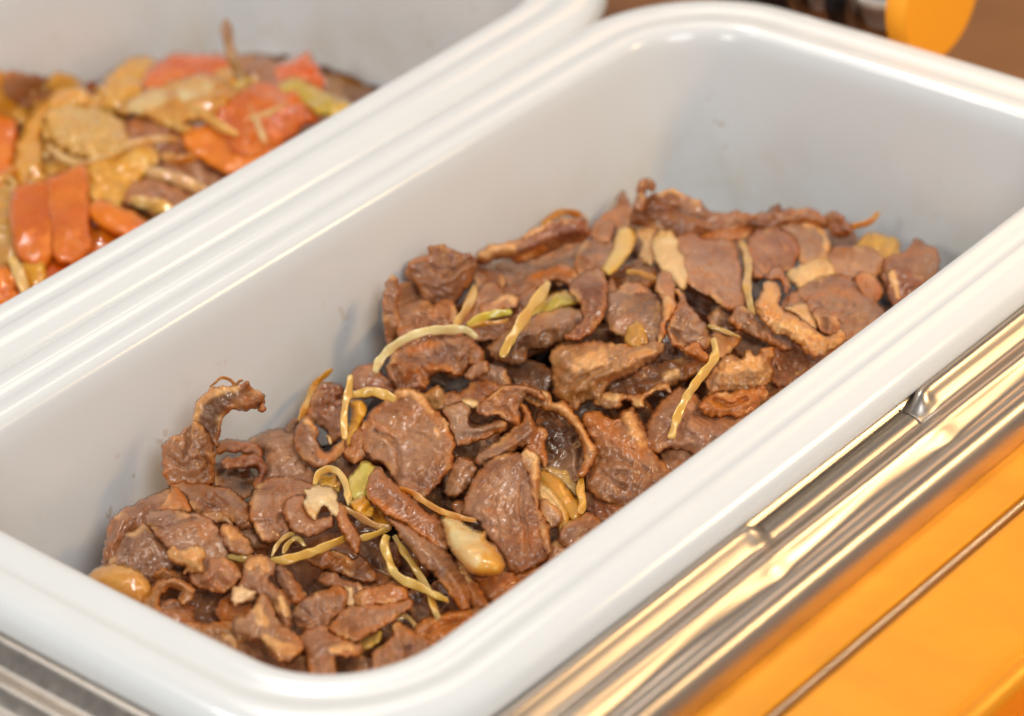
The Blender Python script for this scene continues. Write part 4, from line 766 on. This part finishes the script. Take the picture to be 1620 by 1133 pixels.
slab('L', 7.2, '(20,54)(26,46)(36,44)(44,46)(52,50)(54,60)(50,72)(38,72)(26,64)', 'pink', 'pink orange slice below the tan curl at the near rim', bulge=3.5, lump=.5, marks=(('c', '(30,52)(40,48)(46,50)', 3, 1.2), ('o', '(30,56)(46,60)', 6, .5)))
slab('L', 9.4, '(32,7)(36,2)(42,5)(48,2)(56,1)(62,4)(64,10)(60,16)(62,22)(56,24)(50,24)(45,24)(46,18)(38,17)(33,12)', 'gold', 'orange gold fat piece on the broad greyish slice', name='fat_piece', cat='fat piece', bulge=3, lump=1.0, edge=.6, marks=(('f', '(48,8)(58,8)', 11, .5),))
slab('L', 8.2, '(60,13)(70,10)(82,12)(88,18)(92,24)(88,32)(82,37)(74,39)(66,38)(56,36)(49,30)(50,24)(58,21)', 'pink', 'pinkish granular meat lump right of the orange gold fat', bulge=4, lump=.9, marks=(('o', '(66,28)(74,34)', 4, .6),))
slab('L', 8.8, '(90,24)(94,14)(102,9)(112,10)(118,16)(117,25)(113,29)(119,34)(124,38)(130,46)(131,56)(129,66)(121,64)(117,52)(110,44)(100,40)(88,36)', 'pink', 'pink front lump with fatty crown in the middle of the near left heap', bulge=4, lump=1.0, marks=(('f', '(98,18)(106,13)(110,20)', 7, .8), ('f', '(122,44)(126,56)', 5, .4)))
slab('L', 10.2, '(82,43)(85,35)(91,33)(99,36)(103,41)(99,47)(93,46)(88,49)(84,48)', 'white', 'small white fat knob at the front of the near left heap', name='fat_piece', cat='fat piece', bulge=3.5, lump=.5, edge=.1)
slab('L', 10.0, '(84,63)(86,58)(94,55)(101,48)(106,41)(113,42)(117,52)(122,62)(130,68)(138,75)(140,84)(131,92)(123,93)(114,85)(106,77)(96,75)(87,70)', 'tan', 'long blurred tan strip of fatty meat nearest the near rim', bulge=4, lump=.6, A=(1.4, .7, .2), marks=(('f', '(112,76)(122,84)(132,84)', 9, .6), ('f', '(104,52)(108,62)', 8, .4)))
slab('L', 6.6, '(70,53)(75,43)(83,39)(88,48)(98,48)(94,56)(86,62)(75,61)', 'brown', 'brown glazed bit under the small white fat knob', bulge=3, glaze=.25)
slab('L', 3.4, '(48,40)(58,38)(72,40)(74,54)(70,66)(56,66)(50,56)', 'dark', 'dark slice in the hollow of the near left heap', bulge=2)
slab('L', 6.2, '(46,62)(58,64)(70,64)(84,61)(91,72)(92,86)(84,94)(66,88)(50,76)', 'tan', 'tan brown slice along the near rim in the corner', bulge=3, marks=(('f', '(78,72)(88,80)', 4, .4), ('r', '(58,68)(80,68)', 5, 1)))
slab('L', 5.6, '(88,78)(102,76)(116,86)(126,96)(140,90)(148,100)(152,112)(130,112)(106,106)(92,98)', 'grey', 'purplish slice behind the near rim under the blurred tan strip', bulge=3)
# --- back left of the front heap
slab('D', 6.4, '(7,70)(10,65)(18,60)(26,54)(32,48)(37,48)(42,54)(47,59)(50,67)(51,78)(50,90)(48,99)(38,100)(24,98)(14,100)(9,94)(8,84)', 'brown', 'lumpy meat slice below the upright hook against the left wall', bulge=4.5, A=(1.4, .9, .3), marks=(('c', '(29,55)(29,66)(25,78)', 2.6, 2.0), ('c', '(38,72)(46,84)', 3, 1.0), ('c', '(12,76)(24,84)', 3, .8)), stand='(28,92)')
slab('D', 7.6, '(32,54)(33,42)(36,31)(42,25)(50,21)(60,21)(68,20)(72,19)(76,17)(80,22)(88,25)(90,32)(88,38)(84,38)(74,40)(66,40)(58,44)(55,50)(54,60)(52,70)(46,66)(40,58)', 'dark', 'upright hook shaped dark meat slice standing in front of the left wall', bulge=3.5, A=(1.2, 1.0, .3), lump=.5, stand='(42,66)', colr=(.20, .085, .055), marks=(('f', '(34,48)(37,34)(44,27)(56,23)(66,22)', 6.5, .5), ('c', '(46,36)(52,44)(50,56)', 5, 1.2)))
strip('D', 7.6, '(46,21)(50,18)(55,14)(61,15)(65,19)(63,24)', 6, 'amber', 'thin orange thread looping on top of the upright hook', stand=True, name='meat_thread', cat='meat thread', m=M_MEAT)
strip('D', 7.6, '(66,21)(69,17)(72,16)', 6, 'amber', 'short orange thread beside the loop on the upright hook', stand=True, name='meat_thread', cat='meat thread', m=M_MEAT)
slab('D', 8.6, '(84,38)(87,33)(90,35)(91,39)(88,42)(85,41)', 'orange', 'orange crumb hanging at the tip of the upright hook', bulge=1.5, lump=.5, stand='(42,66)', th=3)
slab('D', 6.2, '(50,68)(55,64)(62,63)(70,64)(79,66)(86,69)(87,76)(79,75)(68,72)(56,73)(51,74)', 'red', 'upper thin arched meat strip right of the lumpy slice', bulge=2.5, edge=1)
slab('D', 7.2, '(54,81)(60,76)(70,76)(79,74)(86,77)(91,86)(89,96)(83,103)(80,96)(84,88)(79,85)(67,86)(58,86)', 'red', 'lower thin meat strip bending down right of the lumpy slice', bulge=2.5, edge=1)
slab('D', 4.6, '(78,64)(86,60)(96,57)(106,57)(114,60)(116,70)(121,80)(122,90)(116,96)(106,94)(96,94)(86,98)(90,86)(91,74)(84,69)', 'grey', 'grey brown rounded meat slice between the hook and the curled slice', bulge=5, A=(1.0, .6, .25), edge=.3)
slab('D', 3.0, '(103,60)(108,52)(114,47)(118,50)(118,60)(110,62)', 'brown', 'brown meat tip behind the grey brown rounded slice', bulge=2)
slab('D', 1.4, '(50,82)(60,86)(76,88)(80,100)(70,108)(54,100)', 'dark', 'dark slice in the hollow right of the lumpy slice', bulge=2)
slab('D', 5.0, '(114,88)(122,84)(128,90)(128,100)(120,104)(112,98)', 'brown', 'brown scrap below the curled slice with the orange lip', bulge=2)
slab('D', 7.2, '(113,62)(116,50)(122,44)(128,48)(131,58)(133,68)(139,73)(147,67)(152,62)(153,68)(149,76)(143,81)(136,85)(128,84)(120,78)(115,71)', 'brown', 'curled meat slice with an orange lower lip behind the round slice', bulge=3.5, marks=(('o', '(132,74)(140,77)(148,70)', 5, 1), ('c', '(128,74)(131,79)', 3, 1.6), ('f', '(122,48)(129,52)', 4, .3)))
slab('D', 6.2, '(124,42)(127,32)(132,21)(140,19)(150,21)(153,34)(153,48)(151,59)(144,63)(138,55)(130,50)', 'brown', 'bumpy brown slice left of the upright yellow strips', bulge=4, lump=.6, marks=(('c', '(146,24)(148,30)', 3, 1.4), ('c', '(128,38)(140,36)', 3, 1.0)))
slab('D', 7.4, '(137,58)(141,60)(143,64)(141,67)(138,63)', 'cream', 'tiny cream thread of fat in the dark mouth of the curled slice', name='fat_piece', cat='fat piece', bulge=1, th=2)
strip('D', 5.6, '(143,7)(137,12)(130,19)(125,28)(121,38)(117,48)', 15, 'amber', 'pointed amber onion sliver leaning against the left wall', flat=.4, taper=(.25, .8), lift=(0, 0, 1), wall=.0035, stand=False, glaze=.3)
strip('D', 9.0, '(157,12)(156,24)(153,36)(152,48)(153,62)', 15, 'onion', 'upright yellow onion strip left of the large round slice', flat=.5, taper=(.6, .7), lift=(2, 2, 1), glaze=.1)
strip('J', 8.6, '(-4,18)(6,16)(16,15)(26,18)(32,21)', 19, 'onion', 'pale yellow onion strip curving over the top of the upright strip', flat=.45)
slab('X', 7.0, '(556,634)(566,632)(578,640)(578,656)(568,676)(558,694)(550,704)(549,680)(556,660)', 'yel', 'dark yellow onion leaf hanging under the pale yellow strip', m=M_ONION, name='onion_piece', cat='onion piece', bulge=2, th=2.5, glaze=.25, rag=.5)
slab('J', 5.4, '(-8,48)(2,42)(10,42)(14,50)(10,62)(4,70)(-6,68)', 'orange', 'orange brown meat behind the left edge of the large round slice', bulge=3, glaze=.25)
slab('D', 1.6, '(140,76)(150,72)(164,74)(168,84)(158,90)(144,88)', 'dark', 'dark scrap in the shadow under the upright yellow strips', bulge=2)

# meat lying lower in the pan, under the traced pieces and behind the rims
for i in range(105):
    x = random.uniform(.012, .262); y = random.uniform(-AI+.012, AI-.012)
    vis = y > -.035 and x > .02
    filler(x, y, random.uniform(12, 19), random.uniform(5.5, 10.5) if vis else random.uniform(1.5, 7), random.choice(['brown', 'brown', 'dark', 'red', 'pink', 'grey']), 0,
           'glazed brown meat slice in the bottom layer of the meat pan, mostly covered by others', 'meat slices in the bottom layer of the meat pan')

# ================================================================== the vegetable pan (out of focus)
def vz(layer, poly, tone, label, name, cat, m=None, **k):
    k.setdefault('th', 4.0); k.setdefault('A', (3.0, 2.0, .2)); k.setdefault('rag', 1.0); k.setdefault('edge', .3)
    return slab('Z', layer, poly, tone, label, name=name, cat=cat, m=m or M_ONION, pan=1, **k)
CR = dict(name='carrot_chunk', cat='carrot', m=M_CARROT); CB = dict(name='cabbage_leaf', cat='cabbage', m=M_ONION); MT = dict(name='meat_slice', cat='meat slice', m=M_MEAT)
vz(7.6, '(17,61)(26,57)(32,55)(34,62)(34,78)(36,87)(28,93)(21,91)(19,78)(18,68)', 'carrot', 'bright orange glossy carrot chunk, right half of the large one at the rim', **CR, bulge=3, A=(1.2, .5, .1), rag=.3, edge=0)
vz(7.2, '(5,65)(12,62)(18,62)(20,74)(21,90)(14,95)(7,90)(4,78)', 'carrotd', 'deep orange carrot face speckled with highlights left of the bright chunk', **CR, bulge=3, A=(1.2, .5, .1), rag=.3, lump=.5)
vz(6.2, '(-6,39)(2,37)(6,41)(5,52)(2,63)(-6,66)', 'carrot', 'orange carrot piece cut by the left edge of the photo', **CR, bulge=4, rag=.2, edge=0)
vz(6.6, '(18,36)(24,32)(34,33)(42,36)(48,42)(50,48)(44,53)(34,54)(26,50)(20,46)', 'pale', 'large pale rounded cabbage leaf in the left middle of the vegetable pan', **CB, bulge=5, colr=(.92, .62, .30))
vz(5.6, '(5,58)(7,50)(10,42)(15,33)(22,28)(30,26)(35,30)(27,33)(18,38)(15,46)(16,56)(18,62)(10,65)', 'cabbage', 'pale yellow cabbage leaf looping round the left of the large pale leaf', **CB, bulge=4, marks=(('r', '(8,56)(11,44)(20,32)', 14, 2),))
vz(5.0, '(34,55)(44,52)(52,48)(59,50)(55,58)(49,66)(44,72)(37,72)(33,64)(29,57)', 'cabbage', 'yellow cabbage leaf folded down below the large pale leaf', **CB, bulge=4, marks=(('o', '(38,60)(42,68)', 14, .5),))
vz(2.6, '(16,46)(24,46)(32,54)(30,60)(20,62)(14,58)', 'olive', 'brown shaded cabbage scrap in the loop of the leaf', **CB, bulge=2, glaze=.5)
strip('Z', 7.4, '(18,48)(24,53)(32,55)(40,53)(50,48)(60,46)(68,46)', 15, 'cream', 'thin pale noodle like strip over the large pale leaf', pan=1, taper=(.6, .4))
vz(5.6, '(55,25)(58,19)(64,15)(76,14)(86,15)(89,20)(82,25)(70,27)(60,28)', 'pepper', 'glossy red orange pepper piece at the back of the vegetable pan', **dict(CR, name='pepper_piece', cat='pepper'), bulge=4, lump=.4)
vz(6.4, '(44,35)(51,30)(60,26)(72,22)(84,23)(91,29)(84,35)(74,39)(64,41)(52,37)', 'amber', 'amber glazed cabbage leaf in the middle of the vegetable pan', **CB, bulge=5, lump=.8, marks=(('f', '(52,34)(60,30)', 12, .5), ('f', '(70,28)(78,26)', 12, .5)))
vz(4.4, '(36,32)(40,24)(46,19)(54,16)(59,19)(54,27)(46,33)', 'yel', 'blurred yellow cabbage at the back left of the red orange piece', **CB, bulge=4, glaze=.3)
vz(6.6, '(77,18)(83,15)(88,16)(90,22)(87,29)(81,25)', 'cabbage', 'small pale yellow leaf at the right end of the red orange piece', **CB, bulge=3)
strip('Z', 4.4, '(86,0)(87,8)(89,16)(93,24)', 20, 'olive', 'brown stalk standing up at the back of the vegetable pan', pan=1, stand=True, taper=(.3, 1.0), name='stalk', cat='stalk', m=M_MEAT)
vz(4.2, '(90,16)(97,16)(106,19)(116,22)(122,27)(112,28)(98,26)', 'brown', 'brown meat slice at the back right of the vegetable pan', **MT, bulge=3)
vz(5.2, '(105,21)(111,16)(117,13)(121,19)(123,27)(115,28)(108,26)', 'pepper', 'pointed red pepper tip at the back right of the vegetable pan', **dict(CR, name='pepper_piece', cat='pepper'), bulge=3)
vz(5.8, '(82,36)(89,29)(101,24)(110,26)(116,32)(122,37)(112,43)(104,49)(96,53)(88,50)(84,44)', 'pepper', 'large red tomato like piece at the right of the vegetable pan', **dict(CR, name='pepper_piece', cat='pepper'), bulge=5, lump=.7, colr=(.72, .17, .01))
vz(4.8, '(70,44)(78,41)(88,44)(98,48)(106,50)(98,55)(88,58)(78,53)(72,49)', 'carrot', 'orange carrot wedge under the large red piece', **CR, bulge=3, A=(1.2, .5, .1), rag=.3)
vz(6.8, '(104,25)(112,23)(120,25)(128,30)(136,34)(128,38)(120,35)(112,30)', 'green', 'yellow green leek piece at the right end of the vegetable pan', **CB, bulge=3)
strip('Z', 8.0, '(72,34)(78,37)(84,41)(90,44)', 18, 'cabbage', 'short tan strip lying on the left of the large red piece', pan=1)
strip('Z', 8.0, '(95,31)(97,37)(99,42)(101,47)', 11, 'cream', 'thin pale strip down the middle of the large red piece', pan=1)
strip('Z', 8.2, '(95,38)(102,36)(109,33)', 10, 'cream', 'thin pale strip crossing the large red piece sideways', pan=1)
vz(3.4, '(46,44)(52,38)(62,37)(72,40)(74,46)(66,49)(54,50)', 'red', 'red brown meat slice below the amber glazed leaf', **MT, bulge=3)
vz(2.2, '(50,60)(58,54)(70,52)(84,54)(94,58)(86,66)(74,70)(60,66)', 'dark', 'dark red meat slice in the hollow at the rim of the vegetable pan', **MT, bulge=2, colr=(.10, .03, .015))
strip('Z', 5.0, '(56,58)(64,60)(72,63)(80,67)', 22, 'cream', 'thick pale onion strip in front of the dark red slice', pan=1)
strip('Z', 5.4, '(50,69)(58,71)(66,73)(74,76)', 24, 'pale', 'lowest thick pale onion strip at the rim of the vegetable pan', pan=1)
strip('Z', 5.4, '(62,52)(68,54)(74,53)', 20, 'amber', 'amber onion scrap above the dark red slice', pan=1)
vz(4.6, '(46,67)(52,62)(60,63)(68,66)(74,70)(64,73)(54,72)', 'pink', 'shiny pink meat slice between two pale onion strips', **MT, bulge=3)
vz(6.4, '(33,71)(38,69)(46,72)(54,76)(60,80)(52,84)(44,81)(36,77)', 'carrot', 'orange carrot strip right of the bright carrot chunk', **CR, bulge=3, A=(1.2, .5, .1), rag=.3)
vz(3.0, '(33,80)(40,79)(48,82)(50,88)(42,94)(34,90)', 'carrotd', 'deep orange scrap below the orange carrot strip', **CR, bulge=2)
vz(5.4, '(0,24)(6,21)(12,23)(19,23)(17,31)(9,33)(2,30)', 'brown', 'brown meat slice at the far left top of the vegetable pan', **MT, bulge=3)
vz(4.4, '(-6,22)(1,22)(4,30)(8,36)(4,41)(-6,40)', 'yel', 'yellow cabbage scrap at the upper left edge of the photo', **CB, bulge=3)
vz(3.2, '(8,32)(16,26)(24,22)(30,24)(22,30)(12,38)', 'cabbage', 'blurred cabbage behind the looping leaf', **CB, bulge=3)
vz(4.2, '(-6,66)(3,64)(7,74)(6,86)(4,96)(-6,98)', 'olive', 'grey green cabbage scrap at the left edge below the cut carrot', **CB, bulge=3, lump=.5)
strip('Z', 7.2, '(4,90)(7,97)(10,105)', 22, 'pale', 'pale onion strip near the lower left edge of the photo', pan=1)
vz(5.6, '(-6,97)(2,95)(6,100)(8,110)(-6,116)', 'carrot', 'orange carrot piece at the lower left edge of the photo', **CR, bulge=3)
vz(5.8, '(8,90)(14,90)(18,96)(14,106)(9,104)', 'yel', 'small golden cabbage piece right of the pale strip at lower left', **CB, bulge=3, glaze=.2)
vz(5.0, '(15,94)(22,91)(30,93)(26,100)(18,106)(12,108)', 'pepper', 'red orange scrap at the rim below the bright carrot chunk', **CR, bulge=3)
for i in range(42):
    x = random.uniform(.07, .235); y = PITCH+random.uniform(-AI+.012, AI-.01); tn = random.choice(['cabbage', 'amber', 'olive', 'brown', 'carrotd', 'red'])
    mm = {'brown': M_MEAT, 'red': M_MEAT, 'carrotd': M_CARROT}.get(tn, M_ONION)
    filler(x, y, random.uniform(13, 19), random.uniform(4, 8), tn, 1, 'glazed vegetable piece in the bottom layer of the vegetable pan, mostly covered', 'vegetable pieces in the bottom layer', m=mm, name='vegetable_piece', cat='vegetable piece')

for i in range(30):
    u0, v0 = random.choice([(random.uniform(0, 60), random.uniform(36, 88)), (random.uniform(40, 118), random.uniform(20, 52)), (random.uniform(0, 40), random.uniform(26, 60))])
    if v0 > 95-.62*u0+12: continue
    an = random.uniform(0, 3.14); ln = random.uniform(5, 11); cu = random.uniform(-3, 3)
    pts = ' '.join('(%.1f,%.1f)' % (u0+ln*(k-.5)*math.cos(an)-cu*math.sin(k*3.14)*math.sin(an), v0+ln*(k-.5)*math.sin(an)*.7+cu*math.sin(k*3.14)*math.cos(an)) for k in (0, .25, .5, .75, 1))
    strip('Z', random.uniform(4.5, 7), pts, random.uniform(9, 20), random.choice(['cabbage', 'cream', 'amber', 'onion', 'pale', 'olive']), 'thin glazed cabbage shred tangled among the blurred vegetables', pan=1, group='thin cabbage shreds in the vegetable pan', name='cabbage_shred', cat='cabbage shred', glaze=random.uniform(0, .6), taper=(.4, .4))
